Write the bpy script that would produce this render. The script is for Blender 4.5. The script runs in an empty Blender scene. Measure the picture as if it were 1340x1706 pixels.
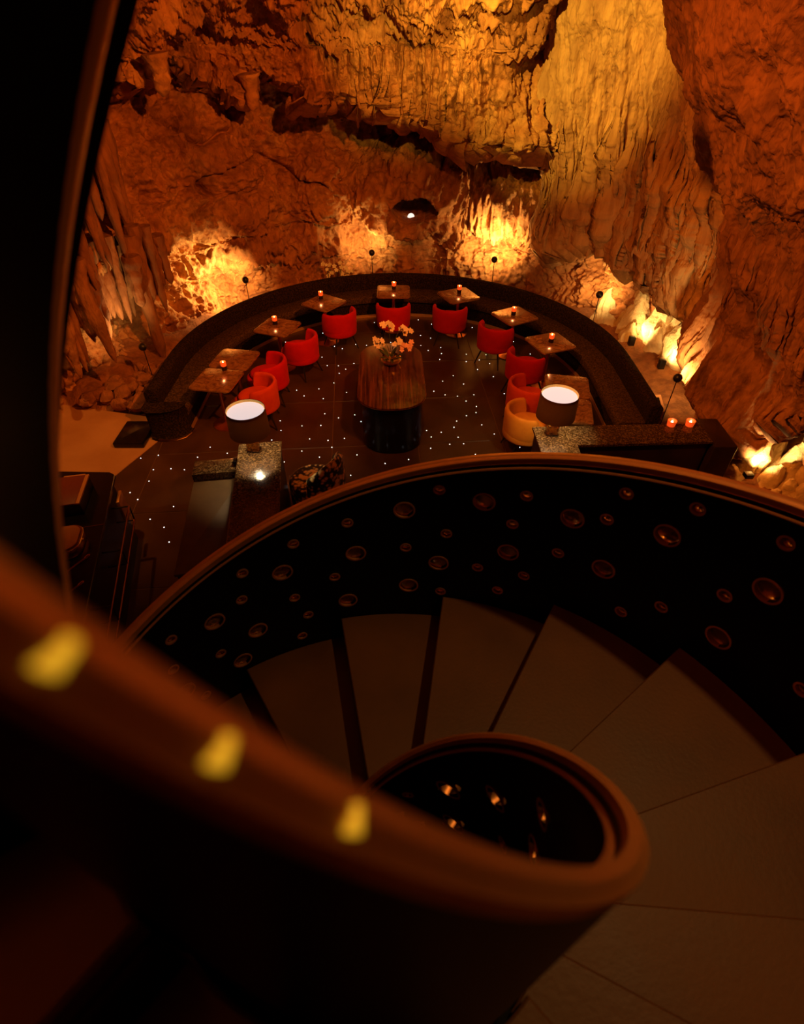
import bpy, bmesh, math, random
import numpy as np
from mathutils import Vector, Matrix
from mathutils.geometry import delaunay_2d_cdt

random.seed(7)
SC = bpy.context.scene
COL = SC.collection
PI = math.pi

# ------------------------------------------------------------------ camera, world, exposure
cam = bpy.data.cameras.new('camera')
cam.sensor_fit = 'VERTICAL'
cam.sensor_height = 36.0
cam.lens = 920.0 / 1706.0 * 36.0
cam.clip_start = 0.01
cam.clip_end = 60
cam.dof.use_dof = True
cam.dof.focus_distance = 9.0
cam.dof.aperture_fstop = 2.8
camo = bpy.data.objects.new('camera', cam)
camo.location = (0, 0, 4.7)
camo.rotation_euler = (math.radians(90 - 42.7), 0, 0)
COL.objects.link(camo)
SC.camera = camo

world = bpy.data.worlds.new('world')
SC.world = world
world.use_nodes = True
world.node_tree.nodes['Background'].inputs[0].default_value = (1.0, 0.17, 0.02, 1)
world.node_tree.nodes['Background'].inputs[1].default_value = 0.014

SC.view_settings.view_transform = 'Standard'
SC.view_settings.look = 'None'
SC.view_settings.gamma = 1
SC.view_settings.use_curve_mapping = False
SC.view_settings.exposure = 1.0
SC.cycles.use_denoising = True
SC.cycles.max_bounces = 8
SC.cycles.diffuse_bounces = 3
SC.cycles.glossy_bounces = 3
SC.cycles.transmission_bounces = 4
SC.cycles.use_adaptive_sampling = True
SC.cycles.adaptive_threshold = 0.02
SC.cycles.caustics_reflective = False
SC.cycles.caustics_refractive = False
SC.cycles.sample_clamp_indirect = 4.0


# ------------------------------------------------------------------ generic helpers
def lamp(name, typ, loc, power, color, parent=None, target=None, size=0.05, spot=60, blend=0.5):
    l = bpy.data.lights.new(name, typ)
    l.energy = power
    l.color = color
    if typ in ('POINT', 'SPOT'):
        l.shadow_soft_size = size
    if typ == 'SPOT':
        l.spot_size = math.radians(spot)
        l.spot_blend = blend
    o = bpy.data.objects.new(name, l)
    o.location = loc
    if target is not None:
        d = Vector(target) - Vector(loc)
        o.rotation_euler = d.to_track_quat('-Z', 'Y').to_euler()
    COL.objects.link(o)
    if parent:
        o.parent = parent
    return o


def mesh_np(name, V, F):
    """fast mesh from numpy verts (n,3) and quads/tris (m,k)"""
    me = bpy.data.meshes.new(name)
    V = np.asarray(V, np.float32)
    F = np.asarray(F, np.int32)
    me.vertices.add(len(V))
    me.vertices.foreach_set('co', V.ravel())
    k = F.shape[1]
    me.loops.add(F.size)
    me.loops.foreach_set('vertex_index', F.ravel())
    me.polygons.add(len(F))
    me.polygons.foreach_set('loop_start', np.arange(0, F.size, k, dtype=np.int32))
    me.polygons.foreach_set('use_smooth', np.ones(len(F), bool))
    me.update(calc_edges=True)
    me.validate()
    return me


def link(name, me, mat, parent=None, loc=None, rotz=None):
    o = bpy.data.objects.new(name, me)
    if mat is not None and len(me.materials) == 0:
        me.materials.append(mat)
    COL.objects.link(o)
    if parent:
        o.parent = parent
    if loc is not None:
        o.location = loc
    if rotz is not None:
        o.rotation_euler = (0, 0, rotz)
    return o


def tag(o, label=None, cat=None, group=None, kind=None):
    if label:
        o['label'] = label
    if cat:
        o['category'] = cat
    if group:
        o['group'] = group
    if kind:
        o['kind'] = kind
    return o


def thing(name, label, cat, loc=(0, 0, 0), rotz=0.0, group=None):
    o = bpy.data.objects.new(name, None)
    o.empty_display_size = 0.1
    COL.objects.link(o)
    o.location = loc
    o.rotation_euler = (0, 0, rotz)
    return tag(o, label, cat, group)


def kids(o):
    return [c for c in list(COL.objects) if c.parent is o]


def copy_tree(o, parent=None):
    c = o.copy()
    COL.objects.link(c)
    c.parent = parent
    for ch in kids(o):
        copy_tree(ch, c)
    return c


class MB:
    """collects geometry of one part"""
    def __init__(s):
        s.v = []
        s.f = []

    def add(s, vs, fs):
        b = len(s.v)
        s.v += [tuple(p) for p in vs]
        s.f += [tuple(i + b for i in f) for f in fs]
        return s

    def box(s, x0, x1, y0, y1, z0, z1, b=0.0):
        if b <= 0:
            vs = [(x, y, z) for z in (z0, z1) for y in (y0, y1) for x in (x0, x1)]
            return s.add(vs, [(0, 2, 3, 1), (4, 5, 7, 6), (0, 1, 5, 4), (2, 6, 7, 3), (0, 4, 6, 2), (1, 3, 7, 5)])
        w, d = x1 - x0, y1 - y0
        P = [(x + (x0 + x1) / 2, y + (y0 + y1) / 2) for x, y in rrect(w, d, b, 3)]
        return s.slab(P, z0, z1, b)

    def slab(s, poly, z0, z1, b=0.0, nb=2):
        """extruded outline with rounded top and bottom edge"""
        rings = []
        if b > 0:
            for i in range(nb + 1):
                t = i / nb * PI / 2
                rings.append((b * (1 - math.sin(t)), z0 + b * (1 - math.cos(t))))
            for i in range(nb + 1):
                t = i / nb * PI / 2
                rings.append((b * (1 - math.cos(t)), z1 - b * (1 - math.sin(t))))
        else:
            rings = [(0, z0), (0, z1)]
        n = len(poly)
        vs = []
        for ins, z in rings:
            for x, y in inset(poly, ins):
                vs.append((x, y, z))
        fs = []
        for r in range(len(rings) - 1):
            for i in range(n):
                j = (i + 1) % n
                fs.append((r * n + i, r * n + j, (r + 1) * n + j, (r + 1) * n + i))
        fs.append(tuple(range(n))[::-1])
        fs.append(tuple((len(rings) - 1) * n + i for i in range(n)))
        return s.add(vs, fs)

    def lathe(s, prof, n=24, c=(0, 0), caps=True):
        vs = []
        for r, z in prof:
            for i in range(n):
                a = 2 * PI * i / n
                vs.append((c[0] + r * math.cos(a), c[1] + r * math.sin(a), z))
        fs = []
        for k in range(len(prof) - 1):
            for i in range(n):
                j = (i + 1) % n
                fs.append((k * n + i, k * n + j, (k + 1) * n + j, (k + 1) * n + i))
        if caps:
            fs.append(tuple(range(n))[::-1])
            fs.append(tuple((len(prof) - 1) * n + i for i in range(n)))
        return s.add(vs, fs)

    def tube(s, pts, rad, n=8, closed=False, sec=None, up=None):
        """round (or sec-shaped) tube along a path; sec = list of (side, up) offsets"""
        P = [Vector(p) for p in pts]
        m = len(P)
        R = rad if isinstance(rad, (list, tuple)) else [rad] * m
        T = []
        for i in range(m):
            a = P[(i - 1) % m] if (closed or i > 0) else P[0]
            b = P[(i + 1) % m] if (closed or i < m - 1) else P[-1]
            T.append((b - a).normalized())
        ref = Vector(up) if up else (Vector((0, 0, 1)) if abs(T[0].z) < 0.9 else Vector((1, 0, 0)))
        vs = []
        for i in range(m):
            side = T[i].cross(ref)
            if side.length < 1e-6:
                side = T[i].orthogonal()
            side.normalize()
            u = side.cross(T[i]).normalized()
            if not up:
                ref = u
            if sec:
                for a, b in sec:
                    vs.append(P[i] + side * a + u * b)
            else:
                for k in range(n):
                    t = 2 * PI * k / n
                    vs.append(P[i] + side * (R[i] * math.cos(t)) + u * (R[i] * math.sin(t)))
        n = len(sec) if sec else n
        fs = []
        for i in range(m if closed else m - 1):
            i2 = (i + 1) % m
            for k in range(n):
                k2 = (k + 1) % n
                fs.append((i * n + k, i * n + k2, i2 * n + k2, i2 * n + k))
        if not closed:
            fs.append(tuple(range(n))[::-1])
            fs.append(tuple((m - 1) * n + k for k in range(n)))
        return s.add(vs, fs)

    def sphere(s, c, r, nu=12, nv=8, sc=(1, 1, 1)):
        prof = []
        for i in range(nv + 1):
            t = PI * i / nv
            prof.append((max(1e-4, r * math.sin(t)), -r * math.cos(t)))
        b = len(s.v)
        s.lathe(prof, nu, caps=False)
        for k in range(b, len(s.v)):
            x, y, z = s.v[k]
            s.v[k] = (c[0] + x * sc[0], c[1] + y * sc[1], c[2] + z * sc[2])
        return s

    def mesh(s, name, smooth=True):
        me = bpy.data.meshes.new(name)
        me.from_pydata(s.v, [], s.f)
        bm = bmesh.new()
        bm.from_mesh(me)
        bmesh.ops.recalc_face_normals(bm, faces=bm.faces)
        bm.to_mesh(me)
        bm.free()
        if smooth:
            me.polygons.foreach_set('use_smooth', [True] * len(me.polygons))
            try:
                me.set_sharp_from_angle(angle=math.radians(40))
            except Exception:
                pass
        return me

    def build(s, name, mat, parent=None, loc=None, rotz=None, smooth=True):
        return link(name, s.mesh(name, smooth), mat, parent, loc, rotz)


def rrect(w, d, r, n=4):
    r = min(r, w / 2 - 1e-4, d / 2 - 1e-4)
    out = []
    for cx, cy, a0 in ((w / 2 - r, d / 2 - r, 0), (-w / 2 + r, d / 2 - r, 90), (-w / 2 + r, -d / 2 + r, 180), (w / 2 - r, -d / 2 + r, 270)):
        for i in range(n + 1):
            a = math.radians(a0 + 90 * i / n)
            out.append((cx + r * math.cos(a), cy + r * math.sin(a)))
    return out


def inset(poly, d):
    if abs(d) < 1e-7:
        return poly
    n = len(poly)
    out = []
    for i in range(n):
        p0, p1, p2 = poly[i - 1], poly[i], poly[(i + 1) % n]
        e1 = Vector((p1[0] - p0[0], p1[1] - p0[1]))
        e2 = Vector((p2[0] - p1[0], p2[1] - p1[1]))
        n1 = Vector((-e1.y, e1.x)).normalized() if e1.length > 1e-9 else Vector((0, 0))
        n2 = Vector((-e2.y, e2.x)).normalized() if e2.length > 1e-9 else Vector((0, 0))
        m = n1 + n2
        if m.length > 1e-6:
            m.normalize()
        k = max(0.5, m.dot(n1) if n1.length else 1)
        out.append((p1[0] + m.x * d / k, p1[1] + m.y * d / k))
    return out


# ------------------------------------------------------------------ materials
def pmat(name, c1, c2=None, scale=6.0, rough=0.5, metal=0.0, bump=0.0, bscale=30.0, stretch=(1, 1, 1),
         emis=None, es=0.0, coat=0.0, sheen=0.0, trans=0.0, sheen_col=None, ramp=(0.35, 0.65), detail=4.0, rough2=None, ior=1.45, alpha=1.0, distort=0.0, spec=0.5):
    m = bpy.data.materials.new(name)
    m.use_nodes = True
    nt = m.node_tree
    b = nt.nodes['Principled BSDF']
    b.inputs['Base Color'].default_value = (*c1, 1)
    b.inputs['Roughness'].default_value = rough
    b.inputs['Metallic'].default_value = metal
    b.inputs['Coat Weight'].default_value = coat
    b.inputs['Coat Roughness'].default_value = 0.08
    b.inputs['Sheen Weight'].default_value = sheen
    b.inputs['Transmission Weight'].default_value = trans
    b.inputs['IOR'].default_value = ior
    b.inputs['Specular IOR Level'].default_value = spec
    b.inputs['Alpha'].default_value = alpha
    if sheen_col:
        b.inputs['Sheen Tint'].default_value = (*sheen_col, 1)
    if emis:
        b.inputs['Emission Color'].default_value = (*emis, 1)
        b.inputs['Emission Strength'].default_value = es
    tc = mp = None
    if c2 or bump:
        tc = nt.nodes.new('ShaderNodeTexCoord')
        mp = nt.nodes.new('ShaderNodeMapping')
        mp.inputs['Scale'].default_value = stretch
        nt.links.new(tc.outputs['Object'], mp.inputs[0])
    if c2:
        nz = nt.nodes.new('ShaderNodeTexNoise')
        nz.inputs['Scale'].default_value = scale
        nz.inputs['Detail'].default_value = detail
        nz.inputs['Distortion'].default_value = distort
        nt.links.new(mp.outputs[0], nz.inputs['Vector'])
        cr = nt.nodes.new('ShaderNodeValToRGB')
        cr.color_ramp.elements[0].position = ramp[0]
        cr.color_ramp.elements[1].position = ramp[1]
        cr.color_ramp.elements[0].color = (*c1, 1)
        cr.color_ramp.elements[1].color = (*c2, 1)
        nt.links.new(nz.outputs['Fac'], cr.inputs[0])
        nt.links.new(cr.outputs[0], b.inputs['Base Color'])
        if rough2 is not None:
            mr = nt.nodes.new('ShaderNodeMapRange')
            mr.inputs[1].default_value = ramp[0]
            mr.inputs[2].default_value = ramp[1]
            mr.inputs[3].default_value = rough
            mr.inputs[4].default_value = rough2
            nt.links.new(nz.outputs['Fac'], mr.inputs[0])
            nt.links.new(mr.outputs[0], b.inputs['Roughness'])
    if bump:
        nb = nt.nodes.new('ShaderNodeTexNoise')
        nb.inputs['Scale'].default_value = bscale
        nb.inputs['Detail'].default_value = 5
        nt.links.new(mp.outputs[0], nb.inputs['Vector'])
        bp = nt.nodes.new('ShaderNodeBump')
        bp.inputs['Strength'].default_value = bump
        bp.inputs['Distance'].default_value = 0.02
        nt.links.new(nb.outputs['Fac'], bp.inputs['Height'])
        nt.links.new(bp.outputs[0], b.inputs['Normal'])
    return m


def rock_mat(name, cols, bump=0.7, bscale=14.0, stretch=(1, 1, 1), rough=0.85):
    """cave rock: broad staining, finer mottling, small pits; cols = 4 colours"""
    m = bpy.data.materials.new(name)
    m.use_nodes = True
    nt = m.node_tree
    N, L = nt.nodes, nt.links
    b = N['Principled BSDF']
    b.inputs['Roughness'].default_value = rough
    tc = N.new('ShaderNodeTexCoord')
    mp = N.new('ShaderNodeMapping')
    mp.inputs['Scale'].default_value = stretch
    L.new(tc.outputs['Object'], mp.inputs[0])

    def noise(sc, det, dist=0.0, vec=mp):
        n = N.new('ShaderNodeTexNoise')
        n.inputs['Scale'].default_value = sc
        n.inputs['Detail'].default_value = det
        n.inputs['Distortion'].default_value = dist
        L.new(vec.outputs[0], n.inputs['Vector'])
        return n
    n1 = noise(0.9, 6, 0.6)
    r1 = N.new('ShaderNodeValToRGB')
    e = r1.color_ramp.elements
    e[0].position, e[0].color = 0.32, (*cols[0], 1)
    e[1].position, e[1].color = 0.68, (*cols[2], 1)
    mid = e.new(0.5)
    mid.color = (*cols[1], 1)
    L.new(n1.outputs['Fac'], r1.inputs[0])
    n2 = noise(7.0, 8, 0.4)
    r2 = N.new('ShaderNodeValToRGB')
    r2.color_ramp.elements[0].position = 0.42
    r2.color_ramp.elements[1].position = 0.62
    L.new(n2.outputs['Fac'], r2.inputs[0])
    mx = N.new('ShaderNodeMix')
    mx.data_type = 'RGBA'
    mx.inputs['B'].default_value = (*cols[3], 1)
    L.new(r1.outputs[0], mx.inputs['A'])
    ml = N.new('ShaderNodeMath')
    ml.operation = 'MULTIPLY'
    ml.inputs[1].default_value = 0.55
    L.new(r2.outputs[0], ml.inputs[0])
    L.new(ml.outputs[0], mx.inputs['Factor'])
    L.new(mx.outputs['Result'], b.inputs['Base Color'])
    n3 = noise(bscale, 9, 0.3)
    n4 = N.new('ShaderNodeTexVoronoi')
    n4.inputs['Scale'].default_value = bscale * 0.8
    L.new(mp.outputs[0], n4.inputs['Vector'])
    ad = N.new('ShaderNodeMath')
    ad.operation = 'MULTIPLY_ADD'
    ad.inputs[1].default_value = 0.12
    L.new(n4.outputs['Distance'], ad.inputs[0])
    L.new(n3.outputs['Fac'], ad.inputs[2])
    bp = N.new('ShaderNodeBump')
    bp.inputs['Strength'].default_value = bump
    bp.inputs['Distance'].default_value = 0.05
    L.new(ad.outputs[0], bp.inputs['Height'])
    L.new(bp.outputs[0], b.inputs['Normal'])
    return m


def granite_mat(name, base, speck, dens=0.55, scale=60, rough=0.12):
    m = bpy.data.materials.new(name)
    m.use_nodes = True
    nt = m.node_tree
    N, L = nt.nodes, nt.links
    b = N['Principled BSDF']
    b.inputs['Roughness'].default_value = rough
    tc = N.new('ShaderNodeTexCoord')
    v = N.new('ShaderNodeTexVoronoi')
    v.inputs['Scale'].default_value = scale
    L.new(tc.outputs['Object'], v.inputs['Vector'])
    n = N.new('ShaderNodeTexNoise')
    n.inputs['Scale'].default_value = scale * 0.35
    n.inputs['Detail'].default_value = 5
    L.new(tc.outputs['Object'], n.inputs['Vector'])
    ad = N.new('ShaderNodeMath')
    ad.operation = 'MULTIPLY_ADD'
    ad.inputs[1].default_value = -0.5
    L.new(v.outputs['Distance'], ad.inputs[0])
    L.new(n.outputs['Fac'], ad.inputs[2])
    cr = N.new('ShaderNodeValToRGB')
    cr.color_ramp.elements[0].position = dens - 0.30
    cr.color_ramp.elements[1].position = dens - 0.12
    cr.color_ramp.elements[0].color = (*base, 1)
    cr.color_ramp.elements[1].color = (*speck, 1)
    L.new(ad.outputs[0], cr.inputs[0])
    L.new(cr.outputs[0], b.inputs['Base Color'])
    bp = N.new('ShaderNodeBump')
    bp.inputs['Strength'].default_value = 0.15
    bp.inputs['Distance'].default_value = 0.005
    L.new(n.outputs['Fac'], bp.inputs['Height'])
    L.new(bp.outputs[0], b.inputs['Normal'])
    return m


M = {}
M['rock'] = rock_mat('cave_rock', [(0.30, 0.105, 0.024), (0.48, 0.195, 0.052), (0.60, 0.31, 0.10), (0.17, 0.055, 0.014)])
M['rock_flow'] = rock_mat('flowstone', [(0.36, 0.17, 0.06), (0.52, 0.28, 0.10), (0.60, 0.36, 0.15), (0.26, 0.11, 0.04)], bump=0.6, bscale=16, stretch=(1, 1, 0.35))
M['rock_dark'] = rock_mat('brown_rock', [(0.22, 0.075, 0.022), (0.33, 0.125, 0.036), (0.42, 0.175, 0.055), (0.12, 0.042, 0.014)], bump=0.6, bscale=18, stretch=(1, 1, 0.5))
M['rock_pale'] = rock_mat('pale_calcite', [(0.62, 0.45, 0.22), (0.70, 0.55, 0.30), (0.75, 0.62, 0.38), (0.45, 0.28, 0.12)], bump=0.5, bscale=20)
M['path'] = pmat('packed_path', (0.42, 0.20, 0.07), (0.52, 0.27, 0.11), 1.4, rough=0.7, bump=0.15, bscale=40)
M['tile'] = pmat('dark_stone_tile', (0.045, 0.017, 0.006), (0.075, 0.029, 0.010), 1.6, rough=0.30, rough2=0.42, bump=0.04, bscale=50)
M['grout'] = pmat('grout', (0.14, 0.06, 0.02), rough=0.6)
M['black_floor'] = pmat('black_floor', (0.012, 0.006, 0.004), rough=0.6)
M['velvet'] = pmat('red_velvet', (0.48, 0.0055, 0.005), (0.56, 0.008, 0.0065), 9, rough=0.8, sheen=0.03, bump=0.05, bscale=200, spec=0.12)
M['velvet_lit_orange'] = pmat('red_velvet_lit_orange', (0.62, 0.05, 0.008), (0.70, 0.07, 0.012), 9, rough=0.75, sheen=0.03, spec=0.12)  # red velvet with warm lamp light painted into its colour
M['velvet_lit_yellow'] = pmat('red_velvet_lit_yellow', (0.60, 0.22, 0.016), (0.68, 0.27, 0.024), 9, rough=0.75, sheen=0.03, spec=0.12)  # red velvet again, stronger lamp light painted in as yellow
M['leg'] = pmat('dark_leg', (0.012, 0.006, 0.004), rough=0.35)
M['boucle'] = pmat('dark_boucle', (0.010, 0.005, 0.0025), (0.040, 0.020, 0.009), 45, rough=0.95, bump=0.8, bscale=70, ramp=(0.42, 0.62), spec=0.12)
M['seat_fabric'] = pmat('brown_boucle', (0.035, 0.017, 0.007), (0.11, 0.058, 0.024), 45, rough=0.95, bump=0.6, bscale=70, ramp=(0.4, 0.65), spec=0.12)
M['bronze'] = pmat('bronze', (0.85, 0.43, 0.15), (0.70, 0.32, 0.10), 8, rough=0.34, metal=0.75, rough2=0.44)
M['brass_satin'] = pmat('satin_brass', (0.80, 0.45, 0.14), rough=0.5, metal=0.8)
M['brass'] = pmat('brass', (0.80, 0.48, 0.13), rough=0.3, metal=1.0)
M['copper'] = pmat('copper', (0.85, 0.34, 0.14), rough=0.28, metal=1.0)
M['table_wood'] = pmat('burl_wood', (0.12, 0.042, 0.012), (0.30, 0.13, 0.042), 7, rough=0.22, coat=0.5, distort=2.5)
M['rosewood'] = pmat('rosewood', (0.035, 0.008, 0.004), (0.17, 0.045, 0.015), 5, rough=0.25, coat=0.6, stretch=(6, 0.25, 1), ramp=(0.40, 0.72), detail=3)
M['black_gloss'] = pmat('black_gloss', (0.006, 0.004, 0.003), rough=0.22)
M['panel'] = pmat('black_panel', (0.0025, 0.0015, 0.0012), rough=0.40, spec=0.15)
M['tread'] = pmat('tread_leather', (0.085, 0.033, 0.0055), (0.130, 0.053, 0.0095), 3, rough=0.5, rough2=0.6, bump=0.06, bscale=60, ramp=(0.3, 0.7))
M['tread_side'] = pmat('tread_side', (0.03, 0.012, 0.005), rough=0.5)
M['granite'] = granite_mat('granite', (0.026, 0.014, 0.006), (0.14, 0.082, 0.036), 0.52, 130, 0.13)
M['speckle'] = granite_mat('speckled_upholstery', (0.012, 0.008, 0.005), (0.95, 0.66, 0.30), 0.50, 20, 0.4)
M['cabinet'] = pmat('dark_cabinet', (0.016, 0.007, 0.004), (0.028, 0.012, 0.006), 4, rough=0.35)
M['matte_top'] = pmat('matte_worktop', (0.07, 0.036, 0.014), (0.10, 0.054, 0.022), 5, rough=0.6)
M['shade_out'] = pmat('lamp_shade', (0.075, 0.026, 0.008), rough=0.75)
_nt = M['shade_out'].node_tree
_tr = _nt.nodes.new('ShaderNodeBsdfTranslucent')
_tr.inputs[0].default_value = (0.0012, 0.0003, 0.00005, 1)
_ad = _nt.nodes.new('ShaderNodeAddShader')
_nt.links.new(_nt.nodes['Principled BSDF'].outputs[0], _ad.inputs[0])
_nt.links.new(_tr.outputs[0], _ad.inputs[1])
_nt.links.new(_ad.outputs[0], _nt.nodes['Material Output'].inputs[0])
M['shade_in'] = pmat('shade_lining', (0.8, 0.62, 0.16), rough=0.6)
M['diffuser'] = pmat('opal_diffuser', (0.8, 0.8, 0.8), rough=0.5, emis=(0.92, 0.97, 1.0), es=0.30)
M['bulb'] = pmat('bulb', (1, 1, 1), emis=(1.0, 0.86, 0.6), es=25)
M['amber_glass'] = pmat('amber_glass', (0.55, 0.14, 0.015), (0.95, 0.45, 0.06), 22, rough=0.08, trans=0.65)
M['candle_glass'] = pmat('candle_glow', (0.8, 0.12, 0.03), rough=0.25, emis=(1.0, 0.09, 0.01), es=0.32)
M['flame'] = pmat('flame', (1, 0.7, 0.3), emis=(1.0, 0.62, 0.25), es=7)
M['holder'] = pmat('candle_holder', (0.02, 0.008, 0.005), rough=0.25)
M['spot_body'] = pmat('spot_body', (0.012, 0.008, 0.006), rough=0.4)
M['star'] = pmat('floor_light', (1, 1, 1), emis=(0.95, 0.96, 1.0), es=2.2)
M['lens_glass'] = pmat('amber_lens_glass', (0.62, 0.34, 0.14), rough=0.12, trans=0.72, ior=1.35)
M['petal'] = pmat('orchid_petal', (0.80, 0.58, 0.34), (0.85, 0.66, 0.45), 20, rough=0.6)
M['petal_pink'] = pmat('orchid_petal_pink', (0.80, 0.38, 0.22), rough=0.6)
M['petal_white'] = pmat('white_petal', (0.85, 0.80, 0.55), rough=0.6)
M['stem'] = pmat('plant_stem', (0.05, 0.06, 0.015), rough=0.5)
M['leather_red'] = pmat('oxblood_leather', (0.16, 0.03, 0.015), rough=0.4)
M['tan_lid'] = pmat('tan_lid', (0.42, 0.18, 0.065), (0.48, 0.21, 0.08), 6, rough=0.35)
M['wood_strip'] = pmat('wood_strip', (0.50, 0.20, 0.06), rough=0.4)
M['steel'] = pmat('warm_steel', (0.50, 0.32, 0.18), rough=0.25, metal=1.0)
M['pan_in'] = pmat('pan_interior', (0.10, 0.02, 0.012), rough=0.3)
M['rail_amber_glow'] = pmat('rail_amber_glow', (0.9, 0.6, 0.1), emis=(1.0, 0.50, 0.02), es=0.32)
for k in ('star', 'diffuser', 'candle_glass', 'rail_amber_glow'):
    M[k].cycles.emission_sampling = 'NONE'

# ------------------------------------------------------------------ lights of the cave and the added unseen spots (their fixtures are built further down)
AMBER = (1.0, 0.50, 0.13)
WARM = (1.0, 0.62, 0.22)
LP = dict(stand=110, wash=1500, stair=62, lamp=11, candle=0.5)

# ------------------------------------------------------------------ numpy noise
_rng = np.random.default_rng(3)
_G = _rng.normal(size=(256, 3))
_G /= np.linalg.norm(_G, axis=1)[:, None]


def pnoise(P, seed=0):
    P = np.asarray(P, np.float64)
    i0 = np.floor(P).astype(np.int64)
    f = P - i0
    u = f * f * f * (f * (f * 6 - 15) + 10)
    out = 0
    for dx in (0, 1):
        wx = u[..., 0] if dx else 1 - u[..., 0]
        for dy in (0, 1):
            wy = u[..., 1] if dy else 1 - u[..., 1]
            for dz in (0, 1):
                wz = u[..., 2] if dz else 1 - u[..., 2]
                h = ((i0[..., 0] + dx) * 73856093) ^ ((i0[..., 1] + dy) * 19349663) ^ ((i0[..., 2] + dz) * 83492791) ^ (seed * 2654435)
                h = (h ^ (h >> 13)) * 1274126177
                g = _G[(h >> 8) & 255]
                d = g[..., 0] * (f[..., 0] - dx) + g[..., 1] * (f[..., 1] - dy) + g[..., 2] * (f[..., 2] - dz)
                out = out + wx * wy * wz * d
    return out * 1.6


def fbm(P, octs=4, seed=0, gain=0.5):
    a, s, t = 1.0, 1.0, 0
    for o in range(octs):
        t = t + a * pnoise(P * s, seed + o * 17)
        a *= gain
        s *= 2.03
    return t


def ridged(P, octs=4, seed=0, gain=0.5):
    a, s, t = 1.0, 1.0, 0
    for o in range(octs):
        t = t + a * (1 - 2 * np.abs(pnoise(P * s, seed + o * 13)))
        a *= gain
        s *= 2.1
    return t


def smooth(a, b, x):
    t = np.clip((x - a) / (b - a), 0, 1)
    return t * t * (3 - 2 * t)


def cr_weights(n, N):
    """Catmull-Rom interpolation matrix from n control values to N samples"""
    W = np.zeros((N, n))
    for k, t in enumerate(np.linspace(0, n - 1, N)):
        i = min(int(t), n - 2)
        f = t - i
        w = (-.5 * f + f * f - .5 * f ** 3, 1 - 2.5 * f * f + 1.5 * f ** 3, .5 * f + 2 * f * f - 1.5 * f ** 3, -.5 * f * f + .5 * f ** 3)
        for j, ww in zip((i - 1, i, i + 1, i + 2), w):
            W[k, min(max(j, 0), n - 1)] += ww
    return W


def grid_interp(ctrl, nv, nu):
    c = np.asarray(ctrl, float)
    Wv, Wu = cr_weights(c.shape[0], nv), cr_weights(c.shape[1], nu)
    return np.einsum('ai,ijk,bj->abk', Wv, c, Wu)


def grid_normals(P, toward):
    du = np.gradient(P, axis=1)
    dv = np.gradient(P, axis=0)
    n = np.cross(du, dv)
    n /= np.linalg.norm(n, axis=2)[..., None] + 1e-9
    s = np.sign(((np.asarray(toward) - P) * n).sum(2))
    if s.mean() < 0:
        n = -n
    return n


def grid_faces(nv, nu):
    i = np.arange((nv - 1) * (nu - 1))
    r, c = i // (nu - 1), i % (nu - 1)
    a = r * nu + c
    return np.stack([a, a + 1, a + nu + 1, a + nu], 1)


def sheet(name, P, mat, parent=None):
    nv, nu = P.shape[:2]
    me = mesh_np(name, P.reshape(-1, 3), grid_faces(nv, nu))
    return link(name, me, mat, parent)


ROOM = np.array([0.0, 7.7])

# ------------------------------------------------------------------ back wall of the cave
NA, NZ = 1050, 380
azd = np.linspace(-128, 128, NA)
zz = np.concatenate([np.linspace(-0.3, 4.9, 330), np.linspace(4.95, 7.2, NZ - 330)])
AZ, ZZ = np.meshgrid(azd, zz)
base_R = np.interp(AZ, [-128, -110, -95, -80, -60, -40, 40, 60, 80, 95, 110, 128], [7.4, 6.6, 5.8, 5.35, 5.2, 5.15, 5.15, 5.2, 5.4, 5.6, 5.8, 6.3])
lean = np.interp(ZZ, [-0.3, 0.3, 0.8, 1.3, 2.0, 3.0, 4.0, 4.6, 5.4, 7.2], [0.15, 0.05, -0.05, -0.10, -0.15, -0.25, -0.30, -0.1, 0.6, 2.6])
inw = lean.copy()          # inward offset from base radius


def bumpf(a0, z0, sa, sz, amp, p=2):
    return amp * np.exp(-(np.abs((AZ - a0) / sa) ** p + np.abs((ZZ - z0) / sz) ** p))


inw += bumpf(1.5, 1.62, 11, 0.52, 0.62, 3)          # boulder with the hole
inw += bumpf(2.5, 0.6, 3.6, 0.6, 0.42)              # its foot
inw += bumpf(14, 2.75, 24, 0.55, -1.15, 3)          # dark recess under the overhang
inw += bumpf(-32, 1.05, 16, 0.20, 0.35)             # lit ledge on the left
inw += bumpf(-50, 1.75, 18, 0.35, 0.25)
inw += bumpf(-44, 2.7, 16, 0.8, 0.35)               # broad swelling on the left
inw += bumpf(-17, 2.2, 5, 0.9, 0.30)
inw += bumpf(-80, 2.6, 15, 1.0, 0.55, 4)            # mass that carries the left stalactites
inw += bumpf(-82, 1.75, 13, 0.22, 0.28)
inw += bumpf(22, 1.55, 12, 0.3, 0.2)
inw += bumpf(30, 0.9, 10, 0.4, -0.15)
Rw = base_R - inw
ar = np.radians(AZ)
P0 = np.stack([ROOM[0] + Rw * np.sin(ar), ROOM[1] + Rw * np.cos(ar), ZZ], -1)
n0 = grid_normals(P0, (0, 7.0, 2.5))
d = 0.30 * fbm(P0 * 0.75, 3, 11) + 0.13 * ridged(P0 * 1.6, 4, 21, 0.6) + 0.05 * ridged(P0 * 5.5, 3, 31) + 0.018 * fbm(P0 * 16, 2, 41)
fl = ridged(P0 * np.array([5.5, 5.5, 0.7]), 3, 51)
d += 0.09 * fl * smooth(0.0, 0.5, fbm(P0 * 0.6, 2, 61) + 0.15)
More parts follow.
